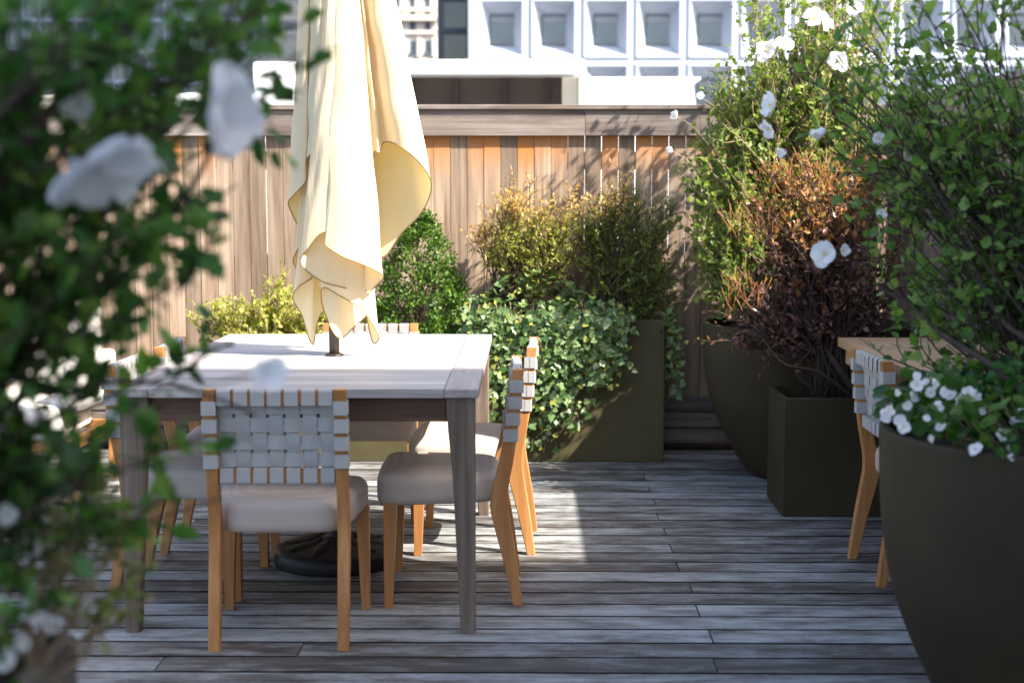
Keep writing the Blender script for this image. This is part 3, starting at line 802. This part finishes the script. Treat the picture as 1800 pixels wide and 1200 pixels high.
def grow(pl, roots, targets, r0=.007, twigs=4, twl=.12, leafs=5, ls=.03, kind='oval', part='foliage', mat=None, t0=.35, bow=.5, wander=.02, tipfn=None, updir=.4, twr=.0016):
    """stems from the roots to the targets, twigs off them, leaves along twigs"""
    LP, LD, LN, LS = [], [], [], []
    for tg in targets:
        rt = roots[RNG.integers(len(roots))]+rnd(1, .015)[0]*np.array((1, 1, 0))
        k = 9; u = np.linspace(0, 1, k)[:, None]; v = tg-rt
        path = rt+np.concatenate([v[:2]*u**(1+bow*.6), v[2:3]*u**(1-bow*.25)], 1) if False else rt+np.hstack([u**(1+bow*.6)*v[None, :2], u**(1-bow*.25)*v[2]])
        path[1:] += np.cumsum(rnd(k-1, wander), 0)*.6
        pl.stem(path, r0*RNG.uniform(.7, 1.15), .0015)
        Lt = np.linalg.norm(v)
        for j in range(twigs):
            q = RNG.uniform(t0, 1)**.8; i = min(int(q*(k-1)), k-2); f = q*(k-1)-i
            p0 = path[i]*(1-f)+path[i+1]*f; dr = nrm(path[i+1]-path[i]); d = nrm(dr*.7+rnd(1, .55)[0]+np.array((0, 0, updir*.5)))
            L = twl*RNG.uniform(.5, 1.25); p1 = p0+d*L*.5+rnd(1, .006)[0]; p2 = p0+nrm(d+rnd(1, .25)[0]+np.array((0, 0, updir*.3)))*L
            pl.stem([p0, p1, p2], twr*1.3, twr*.6, 4)
            nl = max(1, int(leafs*RNG.uniform(.6, 1.4)))
            for a in range(nl):
                s_ = (a+RNG.uniform(.3, 1))/nl; pp_ = (p0*(1-s_)**2+2*p1*s_*(1-s_)+p2*s_*s_)
                LP.append(pp_); LD.append(nrm(d*.5+rnd(1, .7)[0]+np.array((0, 0, .1)))); LN.append(nrm(rnd(1, .6)[0]+np.array((0, 0, 1)))); LS.append(ls*RNG.uniform(.55, 1.25))
    LP, LD, LN, LS = map(np.array, (LP, LD, LN, LS))
    if tipfn is not None:
        mk = tipfn(LP); pl.lf(tipfn.part, tipfn.mat, kind, LP[mk], LD[mk], LN[mk], LS[mk]); LP, LD, LN, LS = LP[~mk], LD[~mk], LN[~mk], LS[~mk]
    pl.lf(part, mat, kind, LP, LD, LN, LS)
def petal_flower(c, d, R, openness=.8, n=5, seed=0):
    """broad ruffled petals round an axis d"""
    rg = np.random.default_rng(seed); d = nrm(np.array(d, float)); a = nrm(np.cross(d, (0.13, .2, 1))); b = np.cross(d, a)
    m = MB()
    for k in range(n):
        ph = 2*PI*k/n+rg.uniform(-.12, .12); e1 = math.cos(ph)*a+math.sin(ph)*b; e2 = np.cross(d, e1); A = []
        rr = rg.uniform(.8, 1.2); wr = rg.uniform(.9, 1.15); tilt = rg.uniform(-.25, .25); op = openness*rg.uniform(.75, 1.15); rl = rg.uniform(0, 6)
        for u in np.linspace(0, 1, 7):
            w_ = R*wr*(.08+.57*math.sin(PI*min(1, u*.8+.02))**.9)*(1 if u < .95 else .72)
            r_ = R*u*math.sin(op*PI/2*(.6+.4*u))*rr; h_ = R*u*math.cos(op*PI/2*(.5+.5*u))+.06*R*math.sin(k*2+u*3)
            A.append([c+e1*r_+d*(h_+R*.1*abs(q)**2+R*.09*math.sin(q*5+rl)*u*u)+e2*q*w_*(1-.15*abs(q)*u)+d*(R*tilt*u*q*.6+R*.12*math.sin(u*5+rl)*u) for q in np.linspace(-1, 1, 7)])
        m.grid(A)
    return m
def add_flower(pl, c, d, R, openness=.8, seed=0, centre=True, n=5):
    m = petal_flower(np.array(c)-pl.base, d, R, openness, n, seed); f = m.build('flower', M['petal'], pl.t)
    if centre:
        m = MB(); d = nrm(np.array(d, float)); c0 = np.array(c)-pl.base; m.tube([c0, c0+d*R*.25, c0+d*R*.5], [R*.05, R*.1, R*.06], 8); m.build('stamen', M['yellowc'], f)
    return f

# boxwood cone
bx = np.array((-.535, 7.14, .52)); pl = Plant('boxwood_shrub', 'bright green clipped boxwood cone against the fence', 'shrub', tuple(bx))
hgt = .68; nc = 330; per = 42; n = nc*per
u = RNG.uniform(0, 1, nc)**1.25; th = RNG.uniform(0, 2*PI, nc)
rad = .245*np.clip(1-u**1.75, .01, 1)**.8*RNG.uniform(.78, 1.04, nc)
Cc = np.stack([bx[0]+rad*np.cos(th), bx[1]+rad*np.sin(th)*.72, bx[2]+.03+u*hgt], 1); Cd = nrm(np.stack([np.cos(th), np.sin(th), .8+0*th], 1))
tt = RNG.uniform(-.9, 1, (nc, per, 1)); Pb = (Cc[:, None]+Cd[:, None]*tt*.034+RNG.normal(0, .0135, (nc, per, 3))*(1.25-.5*tt)).reshape(-1, 3)
Nb = nrm(np.repeat(Cd, per, 0)+rnd(n, .6)); Db = nrm(np.repeat(Cd, per, 0)+rnd(n, .75))
pl.lf('foliage', M['lf_box'], 'oval', Pb, Db, Nb, RNG.uniform(.012, .022, n))
for k in range(60):
    a = RNG.uniform(0, 2*PI); uu = RNG.uniform(.2, .95); r_ = .22*(1-uu**1.7)**.8
    pl.stem([bx, bx+np.array((r_*.3*math.cos(a), r_*.3*math.sin(a), uu*hgt*.5)), bx+np.array((r_*math.cos(a), r_*.7*math.sin(a), uu*hgt))], .004, .001, 4)
pl.done(M['bark'])
# lime shrub
lx_ = np.array((-1.32, 7.13, .46)); pl = Plant('lime_shrub', 'lime-yellow fine-leaved shrub left of the umbrella', 'shrub', tuple(lx_))
tg = np.concatenate([ell(70, (-1.42, 7.1, .66), (.24, .15, .15), .5), ell(55, (-1.2, 7.1, .66), (.2, .15, .16), .5), ell(45, (-1.0, 7.12, .60), (.16, .12, .16), .5), ell(14, (-1.24, 7.1, .80), (.12, .08, .08))])
tg[:, 2] = np.maximum(tg[:, 2], .5)
grow(pl, [lx_, lx_+(.15, 0, 0), lx_-(.15, 0, 0)], tg, .004, 9, .07, 8, .026, 'small', mat=M['lf_lime'], t0=.45, updir=.7)
pl.done(M['barkpale'])
# nandinas
class Tip:
    def __init__(s, f, part, mat): s.f = f; s.part = part; s.mat = mat
    def __call__(s, Pp): return s.f(Pp)
def nandina(base, ells, mat, tip, label, cnt=.68):
    pl = Plant('nandina_shrub', label, 'shrub', base)
    tg = np.concatenate([ell(int(k*cnt), c, r, .3) for c, r, k in ells]+[ell(3, np.array(c)+(0, 0, r[2]*.55), (r[0]*.5, .05, r[2]*.8), .3) for c, r, k in ells[:4]])
    b = np.array(base)
    grow(pl, [b, b+(.06, 0, 0), b-(.07, .02, 0)], tg, .006, 9, .12, 9, .029, 'narrow', mat=mat, t0=.6, bow=.7, tipfn=tip, updir=.5)
    pl.done(M['bark'])
def e(px, py, rx, ry, k, d=7.12, rz=.11):
    c = P(px, py, d); s = d/F; return (c, (rx*s, rz, ry*s), k)
hz = lambda f: Tip(f, 'new_growth', M['lf_tip'])
nandina((-.11, 7.16, IZ-.05), [e(915, 370, 42, 32, 14), e(865, 430, 40, 38, 14), e(935, 430, 60, 40, 26), e(985, 395, 42, 36, 14), e(930, 480, 50, 30, 12), e(850, 410, 25, 20, 5), e(905, 345, 25, 18, 7), e(1000, 430, 40, 45, 14), e(960, 375, 40, 25, 9), e(1000, 375, 25, 20, 6)],
        M['lf_nan'], hz(lambda p: (p[:, 2]+RNG.normal(0, .05, len(p)) > 1.20) | ((p[:, 0]+RNG.normal(0, .03, len(p)) < -.17) & (p[:, 2] > 1.05))), 'golden nandina with orange tips at the left end of the ivy planter')
nandina((.42, 7.16, IZ-.05), [e(1080, 375, 52, 34, 16), e(1060, 440, 55, 45, 24), e(1130, 440, 55, 55, 28), e(1100, 505, 75, 45, 34), e(1165, 430, 32, 42, 10), e(1150, 550, 45, 30, 14), e(1165, 500, 30, 30, 8), e(1185, 390, 22, 25, 5), e(1050, 360, 35, 22, 9), e(1120, 365, 40, 22, 9)],
        M['lf_nang'], hz(lambda p: (p[:, 2]+RNG.normal(0, .045, len(p)) > 1.24) & (p[:, 0] < .52+RNG.normal(0, .03, len(p)))), 'greener nandina with a rusty crest at the right end of the ivy planter', .74)
# ivy
iv = np.array((.15, 7.12, IZ-.04)); pl = Plant('ivy', 'pale green variegated ivy spilling over the front of the long planter', 'ivy', tuple(iv))
LP, LD, LN, LS = [], [], [], []
yF = 6.975
def drop(x):    # how far the ivy hangs below the rim at x
    return np.interp(x, [-.3, -.15, .0, .12, .25, .36, .45, .55, .66, .72], [.34, .5, .6, .58, .46, .34, .2, .1, .1, .3])
for k in range(150):
    x = RNG.uniform(-.29, .50) if k < 138 else RNG.uniform(.66, .72)
    side = k >= 138
    L = (drop(x)+.05)*RNG.uniform(.3, 1.12) if not side else RNG.uniform(.15, .42)
    p = np.array((x*.9+.02, RNG.uniform(7.02, 7.2), IZ-.04)); pts = [p, np.array((x, 7.0, IZ+RNG.uniform(.02, .09)))]
    if side: pts = [np.array((.6, 7.08, IZ-.04)), np.array((.66, 7.04, IZ+.04))]
    q = np.array((x+RNG.uniform(-.02, .02), yF-RNG.uniform(.02, .05), IZ+.01)); 
    if side: q = np.array((.70+RNG.uniform(0, .03), 7.0+RNG.uniform(0, .15), IZ))
    dx = RNG.normal(0, .12)*.5
    s_ = 0
    while s_ < L:
        pts.append(q.copy()); st = .045; s_ += st
        q = q+np.array((dx*st+RNG.normal(0, .009), RNG.normal(0, .006), -st))
        q[1] = min(q[1], yF-.012) if not side else q[1]
        if side: q[0] = max(q[0], .695)
    if len(pts) > 2: pl.stem(pts, .0022, .001, 4)
    for a, b in zip(pts[1:], pts[2:]):
        for j in range(2):
            f = RNG.uniform(); pp_ = a*(1-f)+b*f+np.array((RNG.normal(0, .022), -abs(RNG.normal(0, .018)), RNG.normal(0, .01)))
            if side: pp_[0] = max(pp_[0], .70)
            LP.append(pp_); LD.append(nrm(np.array((RNG.normal(0, .8), -.25, -.5+RNG.normal(0, .6))))); LN.append(nrm(np.array((RNG.normal(0, .7), -1, .5+RNG.normal(0, .6))))); LS.append(RNG.uniform(.02, .044))
for k in range(800):     # mound over the rim
    x = RNG.uniform(-.32, .54); mh = np.interp(x, [-.32, -.1, .05, .2, .4, .54], [.05, .22, .28, .19, .08, .02])
    yy_ = RNG.uniform(6.94, 7.25); z = IZ+mh*RNG.uniform(0, 1)*(1 if yy_ > 7.0 else .5)
    LP.append(np.array((x, yy_, z))); LD.append(nrm(rnd(1)[0]*np.array((1, .7, .4))+np.array((0, -.3, 0)))); LN.append(nrm(np.array((0, -.6, .8))+rnd(1, .4)[0])); LS.append(RNG.uniform(.022, .046))
LP, LD, LN, LS = map(np.array, (LP, LD, LN, LS)); mk = RNG.uniform(0, 1, len(LP)) < .16
pl.lf('foliage', M['lf_ivy'], 'ivy', LP[~mk], LD[~mk], LN[~mk], LS[~mk]); pl.lf('young_leaves', M['lf_lime'], 'ivy', LP[mk], LD[mk], LN[mk], LS[mk]*.7)
pl.done(M['barkpale'])

# far sunlit hibiscus in the back right corner
b = np.array((1.36, 6.85, BPZ-.05)); pl = Plant('hibiscus_bush', 'tall sunlit yellow-green hibiscus behind the purple shrub in the corner', 'hibiscus', tuple(b))
def e2(px, py, rx, ry, k, d, rz): c = P(px, py, d); s = d/F; return ell(k, c, (rx*s, rz, ry*s), .1)
tg = np.concatenate([e2(1310, 170, 90, 90, 52, 6.8, .3), e2(1400, 130, 90, 90, 50, 6.8, .3), e2(1270, 300, 70, 120, 42, 6.75, .3), e2(1360, 280, 100, 90, 40, 6.8, .3), e2(1260, 430, 45, 90, 20, 6.7, .2), e2(1490, 170, 90, 100, 40, 6.9, .25), e2(1440, 60, 60, 60, 22, 6.8, .2), e2(1275, 520, 40, 40, 8, 6.7, .1), e2(1530, 330, 80, 90, 22, 6.9, .2), e2(1400, -40, 110, 70, 20, 6.85, .3), e2(1520, -40, 100, 100, 20, 6.9, .3), e2(1250, 400, 50, 120, 34, 7.0, .15), e2(1290, 500, 60, 70, 30, 6.9, .15), e2(1350, 400, 90, 90, 30, 6.95, .15)])
tg[:, 1] = np.minimum(tg[:, 1], 7.3); tg[:, 0] = np.minimum(tg[:, 0], 1.8)
grow(pl, [b, b+(.15, .1, 0), b+(-.15, .05, 0), b+(-.22, -.02, 0)], tg, .0055, 11, .13, 6, .034, 'lobed', mat=M['lf_hibfar'], t0=.33, bow=.6, updir=.8, wander=.018)
for i, (px, py, R, dv) in enumerate([(1190, 205, .03, (-.6, -.6, .3)), (1182, 266, .028, (-.8, -.4, .2)), (1345, 92, .05, (-.1, -.8, .4)), (1378, 80, .045, (.2, -.8, .5)), (1430, 36, .055, (0, -.8, .5)), (1447, 40, .045, (.5, -.6, .5)), (1425, 0, .04, (0, -.6, .6)), (1470, 110, .05, (.2, -.9, .2)), (1355, 85, .04, (-.5, -.7, .3)), (1230, 170, .025, (0, -1, .2)), (1300, 60, .03, (0, -.8, .5)), (1500, 20, .04, (0, -.8, .5))]):
    c = P(px, py, 6.45); add_flower(pl, c, dv, R, .85 if R > .035 else .4, 20+i)
    pl.stem(catmull([c+np.array((.2, .2, -.16)), c+np.array((.09, .08, -.05)), c], 4), .0024, .0015, 4)
pl.done(M['barkpale'])

# purple shrub rooted in the cube planter
b = np.array((1.30, 5.98, .45)); pl = Plant('purple_shrub', 'purple-leaved shrub with copper tips leaning over the cube planter', 'shrub', tuple(b))
tg = np.concatenate([e2(1400, 340, 75, 55, 20, 6.15, .22), e2(1470, 350, 70, 60, 18, 6.2, .22), e2(1360, 420, 85, 50, 18, 6.1, .22), e2(1450, 440, 80, 50, 18, 6.1, .2), e2(1330, 560, 60, 45, 15, 6.0, .15), e2(1420, 540, 80, 45, 18, 6.05, .18), e2(1500, 530, 60, 60, 18, 6.1, .18), e2(1285, 590, 30, 40, 5, 5.95, .1), e2(1540, 460, 50, 80, 12, 6.2, .2)])
ctip = Tip(lambda p: (p[:, 2]+RNG.normal(0, .17, len(p)) > 1.17) | ((p[:, 0]+RNG.normal(0, .03, len(p)) < .86) & (RNG.uniform(0, 1, len(p)) < .6)), 'copper_growth', M['lf_org'])
grow(pl, [b, b+(.03, 0, 0), b+(.1, .05, 0), b+(-.06, -.03, 0)], tg, .0035, 10, .12, 7, .029, 'oval', mat=M['lf_pur'], t0=.5, bow=.8, wander=.02, tipfn=ctip, updir=.4)
# thick twisted bare trunks
pl.stem(catmull([b+(.12, 0, 0), P(1468, 640, 5.95), P(1450, 600, 6.0), P(1478, 560, 6.05), P(1440, 500, 6.1)], 5), .017, .006, 7)
pl.stem(catmull([b+(.1, 0, 0), P(1440, 655, 5.9), P(1380, 640, 5.85), P(1345, 600, 5.9), P(1320, 570, 5.95)], 5), .009, .003, 6)
pl.stem(catmull([b, P(1400, 655, 5.95), P(1425, 610, 5.95), P(1395, 560, 6.0), P(1410, 480, 6.1)], 5), .009, .003, 6)
# fine copper twigs standing out of the crest
q = np.concatenate([e2(1420, 320, 90, 40, 150, 6.1, .2), e2(1330, 400, 60, 50, 80, 6.1, .15), e2(1470, 400, 70, 50, 70, 6.1, .2), e2(1310, 520, 45, 40, 50, 5.95, .12)])
mbt = MB()
for c in q:
    d = nrm(np.array((RNG.normal(-.15, .45), RNG.normal(-.2, .3), 1))); L = RNG.uniform(.04, .1)
    c = c-pl.base; mbt.tube([c, c+d*L*.5+rnd(1, .004)[0], c+d*L], [.0016, .0012, .0007], 4)
mbt.build('copper_twigs', plain('copper_twig', (.42, .17, .05), .7), pl.t)
pl.done(M['barkdark'])

# right hibiscus rooted in the foreground round pot
b = np.array((RPX+.12, RPY+.1, RPZ-.05)); pl = Plant('hibiscus_bush', 'large green hibiscus with many dark stems rising from the right foreground pot', 'hibiscus', tuple(b))
tg = np.concatenate([e2(1500, 60, 110, 80, 12, 3.9, .3), e2(1640, 90, 130, 100, 16, 3.8, .35), e2(1750, 60, 110, 130, 14, 3.6, .35), e2(1500, 220, 110, 90, 14, 3.9, .3), e2(1620, 230, 120, 90, 14, 3.8, .3), e2(1600, 370, 110, 80, 12, 3.9, .3), e2(1740, 260, 100, 100, 12, 3.7, .3), e2(1680, 480, 110, 70, 9, 3.9, .25), e2(1480, 330, 60, 60, 5, 3.95, .2), e2(1760, 430, 80, 90, 8, 3.7, .3), e2(1900, 100, 130, 250, 16, 3.6, .35), e2(1640, 600, 70, 50, 4, 3.9, .2), e2(1560, 480, 50, 60, 3, 3.9, .2), e2(1760, 560, 60, 60, 4, 3.7, .2), e2(1420, 130, 60, 50, 3, 3.95, .2)])
tg[:, 0] = np.minimum(tg[:, 0], 1.82)
grow(pl, [b, b+(.05, .06, 0), b+(-.06, .05, 0), b+(.1, -.04, 0), b+(.0, .14, 0)], tg, .0058, 6, .15, 6, .036, 'lobed', mat=M['lf_hib'], t0=.25, bow=.35, wander=.028, updir=.6, twr=.0018)
for i, (px, py, R, dv) in enumerate([(1595, 268, .026, (.1, -.8, -.2)), (1450, 447, .036, (-.3, -.9, .2)), (1478, 440, .022, (.5, -.7, .1)), (1383, 267, .025, (-.9, -.2, -.2)), (1440, 245, .03, (-.3, -.3, .9)), (1545, 245, .024, (-.2, -.9, .1)), (1548, 380, .022, (0, -.9, .3)), (1362, 188, .042, (-.9, -.3, .25)), (1356, 222, .034, (-.75, -.3, -.6)), (1592, 30, .022, (.1, -.9, 0)), (1790, 232, .03, (-.2, -.9, 0)), (1690, 88, .018, (0, -.9, .2))]):
    c = P(px, py, 3.72 if px > 1400 else 3.95)
    add_flower(pl, c, dv, R, .75 if R > .031 else .42, 60+i)
    pl.stem([c+np.array((.12, .15, -.05)), c+np.array((.05, .07, -.03)), c], .002, .0015, 4)
pl.stem(catmull([b, P(1800, 690, 3.45), P(1740, 640, 3.5), P(1660, 590, 3.6), P(1600, 540, 3.7), P(1540, 500, 3.75)], 5), .011, .003, 7)
pl.stem(catmull([b, P(1830, 620, 3.5), P(1760, 560, 3.6), P(1700, 440, 3.65), P(1650, 330, 3.7), P(1600, 200, 3.75)], 5), .010, .003, 7)
pl.done(M['barkdark'])

# begonias
def begonia(base, spotsfn, nl, flowers, label, R=.017, leafs=.05):
    pl = Plant('begonia', label, 'begonia', base, 'white begonias in the planters'); LP, LD, LN, LS = [], [], [], []
    for k in range(nl):
        p, out = spotsfn(); root = np.array((p[0], p[1], base[2]))*.6+np.array((*base[:2], base[2]))*.4; root[2] = base[2]
        pl.stem([root, (root+p)/2+np.array((0, 0, .01)), p], .003, .0015, 4) if k % 9 == 0 else None
        LP.append(p); LD.append(nrm(out+rnd(1, .6)[0])); LN.append(nrm(np.array((0, -.35, 1))+rnd(1, .45)[0])); LS.append(leafs*RNG.uniform(.6, 1.2))
    pl.lf('foliage', M['lf_beg'], 'round', LP, LD, LN, LS)
    for i, p in enumerate(flowers):
        for k in range(1): add_flower(pl, p, nrm(np.array((RNG.normal(0, .4), -.8, .5+RNG.normal(0, .3)))), R*RNG.uniform(.75, 1.3), .78, 200+i, n=5)
    return pl.done(M['barkpale'])
def sp_r():
    a = RNG.uniform(0, 2*PI); r = .43*math.sqrt(RNG.uniform(.03, 1)); h = .045+.11*math.sqrt(max(0, 1-(r/.45)**2))
    return np.array((RPX+r*math.cos(a), RPY+r*math.sin(a), RPZ-.02+h*RNG.uniform(.3, 1.15))), np.array((math.cos(a), math.sin(a), 0))
fl = []
for px, py in [(1598, 668), (1610, 678), (1628, 672), (1622, 690), (1604, 700), (1592, 712), (1618, 708), (1636, 690), (1612, 662), (1585, 700), (1660, 690), (1672, 696), (1655, 700), (1682, 700), (1640, 676), (1666, 680), (1650, 715), (1716, 700), (1722, 712), (1710, 692), (1700, 690), (1650, 722), (1560, 722), (1556, 735), (1568, 730), (1578, 742), (1590, 752), (1608, 735), (1630, 735), (1582, 736), (1600, 748), (1653, 752), (1686, 722), (1704, 735), (1702, 728), (1725, 722), (1735, 770), (1758, 762), (1766, 768), (1775, 760), (1772, 790), (1776, 805), (1740, 785), (1715, 790), (1634, 770), (1690, 795), (1795, 725), (1798, 745), (1790, 700), (1555, 728), (1576, 690), (1745, 700), (1780, 740)]:
    fl.append(P(px, py, RPY-.1-.0022*max(0, py-690)+RNG.uniform(-.02, .02)))
fl = [p for i, p in enumerate(fl) if i % 3]
begonia((RPX, RPY, RPZ-.05), sp_r, 1000, fl, 'white begonias filling the dark round pot in the right foreground', .0125, .040)
def sp_l():
    x = RNG.uniform(-1.3, -.64) if RNG.uniform() < .5 else RNG.uniform(-.85, -.63); yy_ = RNG.uniform(1.0, 1.93); o_ = np.array((.6 if x > -.75 else 0, -.3, 0))
    return np.array((x, yy_, .70+RNG.uniform(.0, .14))), o_
fl = []
for px, py, d in [(85, 1095, 1.75), (70, 1090, 1.75), (100, 1100, 1.76), (40, 1070, 1.6), (38, 1130, 1.55), (150, 1065, 1.85), (10, 1160, 1.5), (155, 970, 1.9), (15, 905, 1.7), (55, 965, 1.75), (88, 862, 1.9), (0, 1060, 1.6)]:
    fl.append(P(px, py, d))
begonia((-.9, 1.5, .67), sp_l, 330, fl, 'blurred white begonias spilling from the khaki planter at lower left', .0105, .034)

# foreground hibiscus on the left
b = np.array((-1.0, 1.5, .67)); pl = Plant('hibiscus_bush', 'blurred dark hibiscus with big white blooms filling the left foreground', 'hibiscus', tuple(b))
def e3(px, py, rx, ry, k, d=1.75, rz=.22): c = P(px, py, d); s = d/F; return ell(k, c, (rx*s, rz, ry*s), .1)
tg = np.concatenate([e3(60, 60, 110, 90, 10), e3(230, 50, 110, 70, 10), e3(400, 40, 85, 60, 9, 1.9), e3(430, 110, 50, 50, 4, 1.9), e3(60, 230, 90, 80, 5), e3(330, 150, 80, 60, 4, 1.8), e3(70, 380, 110, 90, 6), e3(220, 420, 110, 80, 5), e3(350, 420, 70, 80, 4, 1.85), e3(60, 500, 100, 45, 2), e3(240, 520, 110, 50, 4), e3(60, 710, 100, 60, 2), e3(190, 680, 90, 50, 2), e3(330, 690, 100, 40, 3, 1.9), e3(60, 840, 100, 80, 5), e3(170, 800, 60, 60, 2), e3(60, 990, 90, 70, 3, 1.7), e3(150, 920, 60, 60, 1, 1.8), e3(400, 870, 40, 45, 1, 1.9, .05), e3(440, 330, 30, 40, 1, 1.9), e3(-150, 300, 120, 400, 6)])
grow(pl, [b, b+(.1, .1, 0), b+(-.1, .15, 0), b+(.15, .25, 0), b+(.05, -.1, 0)], tg, .005, 7, .10, 5, .038, 'lobed', mat=M['lf_fore'], t0=.58, bow=.5, wander=.015, updir=.5, twr=.0016)
for i, (px, py, d, R, dv) in enumerate([(165, 265, 1.55, .062, (.55, -.3, -.75)), (368, 200, 1.62, .056, (.95, -.35, -.12)), (137, 190, 1.7, .022, (.1, -.9, .3)), (472, 655, 1.45, .021, (.2, -.9, .2)), (325, 80, 1.9, .018, (0, -.9, .2)), (335, 130, 1.9, .016, (.3, -.9, .1)), (295, 290, 1.9, .014, (.3, -.9, .1))]):
    c = P(px, py, d); add_flower(pl, c, dv, R, .66, 100+i, centre=False)
    pl.stem([c+np.array((-.14, .06, -.02)), c+np.array((-.06, .03, -.015)), c], .0022, .0018, 5)
# dark limbs crossing the upper left
pl.stem(catmull([b, P(-120, 520, 1.7), P(-20, 330, 1.75), P(60, 160, 1.8), P(170, 40, 1.85), P(260, -60, 1.9)], 5), .010, .005, 7)
pl.stem(catmull([b, P(-60, 420, 1.6), P(60, 235, 1.65), P(140, 130, 1.7), P(260, 30, 1.75)], 5), .008, .003, 7)
pl.stem(catmull([b, P(-40, 760, 1.7), P(110, 690, 1.75), P(250, 670, 1.85), P(380, 700, 1.9), P(450, 730, 1.92)], 5), .006, .002, 6)
pl.stem(catmull([b, P(60, 620, 1.7), P(200, 500, 1.75), P(330, 340, 1.8), P(400, 200, 1.7)], 5), .006, .003, 6)
pl.done(M['barkdark'])
# sprig of yellow-green leaves low left
b = np.array((-.66, 1.80, .68)); pl = Plant('young_sprig', 'pale green leafy sprig reaching out of the khaki planter at lower left', 'plant', tuple(b))
tg = np.concatenate([e3(200, 1000, 30, 25, 5, 1.95, .05), e3(205, 905, 25, 40, 5, 1.95, .05), e3(150, 880, 50, 60, 7, 1.9, .08), e3(170, 1010, 40, 40, 5, 1.9, .06), e3(80, 900, 60, 60, 6, 1.8, .1)])
grow(pl, [b], tg, .003, 5, .05, 5, .02, 'oval', mat=M['lf_nang'], t0=.6)
pl.done(M['barkpale'])

c = P(1110, 1116, 4.28); mb = MB(); leaves(mb, np.array([[0., 0, 0]]), [[1., .3, .05]], [[.1, .1, 1.]], .022, 'oval')
o_ = mb.build('fallen_leaf', M['lf_tip'], None); o_.location = (c[0], c[1], .003); tag(o_, 'tiny dry fallen leaf lying alone on the grey deck boards', 'leaf')
# ------------------------------------------------------------------ lounge chair left
t = empty('lounge_chair', 'cream cushioned teak lounge chair in the sun by the fence at far left', 'chair', (-2.28, 6.3, .0008))
def cushion(x0, x1, y0, y1, z0, z1, r=.035, k=5):
    m = MB(); c = np.array(((x0+x1)/2, (y0+y1)/2, (z0+z1)/2)); h = np.array((x1-x0, y1-y0, z1-z0))/2
    n = 13
    for ax in range(3):
        for sg in (-1, 1):
            A = []
            for i in range(n):
                row_ = []
                for j in range(n):
                    q = np.zeros(3); q[ax] = sg; q[(ax+1) % 3] = -1+2*i/(n-1); q[(ax+2) % 3] = (-1+2*j/(n-1))*sg
                    p = q*h; inner = np.clip(p, -(h-r), h-r); d_ = p-inner
                    l = np.linalg.norm(d_); p = inner+d_/max(l, 1e-9)*min(l, r) if l > 0 else p
                    bul = 1+.05*math.cos(q[0]*PI/2)*math.cos(q[1]*PI/2)+.05*math.cos(q[2]*PI/2)*math.cos(q[0]*PI/2)
                    row_.append(c+p*bul)
                A.append(row_)
            m.grid(A)
    return m
cushion(-.31, .31, .10, .27, .36, .83).build('back_cushion', M['cushion'], t)
cushion(-.31, .31, -.38, .10, .28, .43).build('seat_cushion', M['cushion'], t)
for s in (-1, 1):
    cushion(min(s*.315, s*.40), max(s*.315, s*.40), -.36, .2, .40, .62, .03).build('arm_cushion', M['cushion'], t)
mb = MB()
for s in (-1, 1): mb.box(min(s*.32, s*.36), max(s*.32, s*.36), -.37, .3, .235, .275, bev=.003)
mb.box(-.318, .318, -.37, -.33, .235, .275, bev=.003); mb.box(-.318, .318, .26, .3, .235, .275, bev=.003)
mb.build('frame', M['teakx'], t)
for s in (-1, 1):
    for yy_ in (-.36, .25):
        m = MB(); m.box(min(s*.325, s*.365), max(s*.325, s*.365), yy_, yy_+.04, 0, .2345, bev=.003); m.build('leg', M['teak'], t)
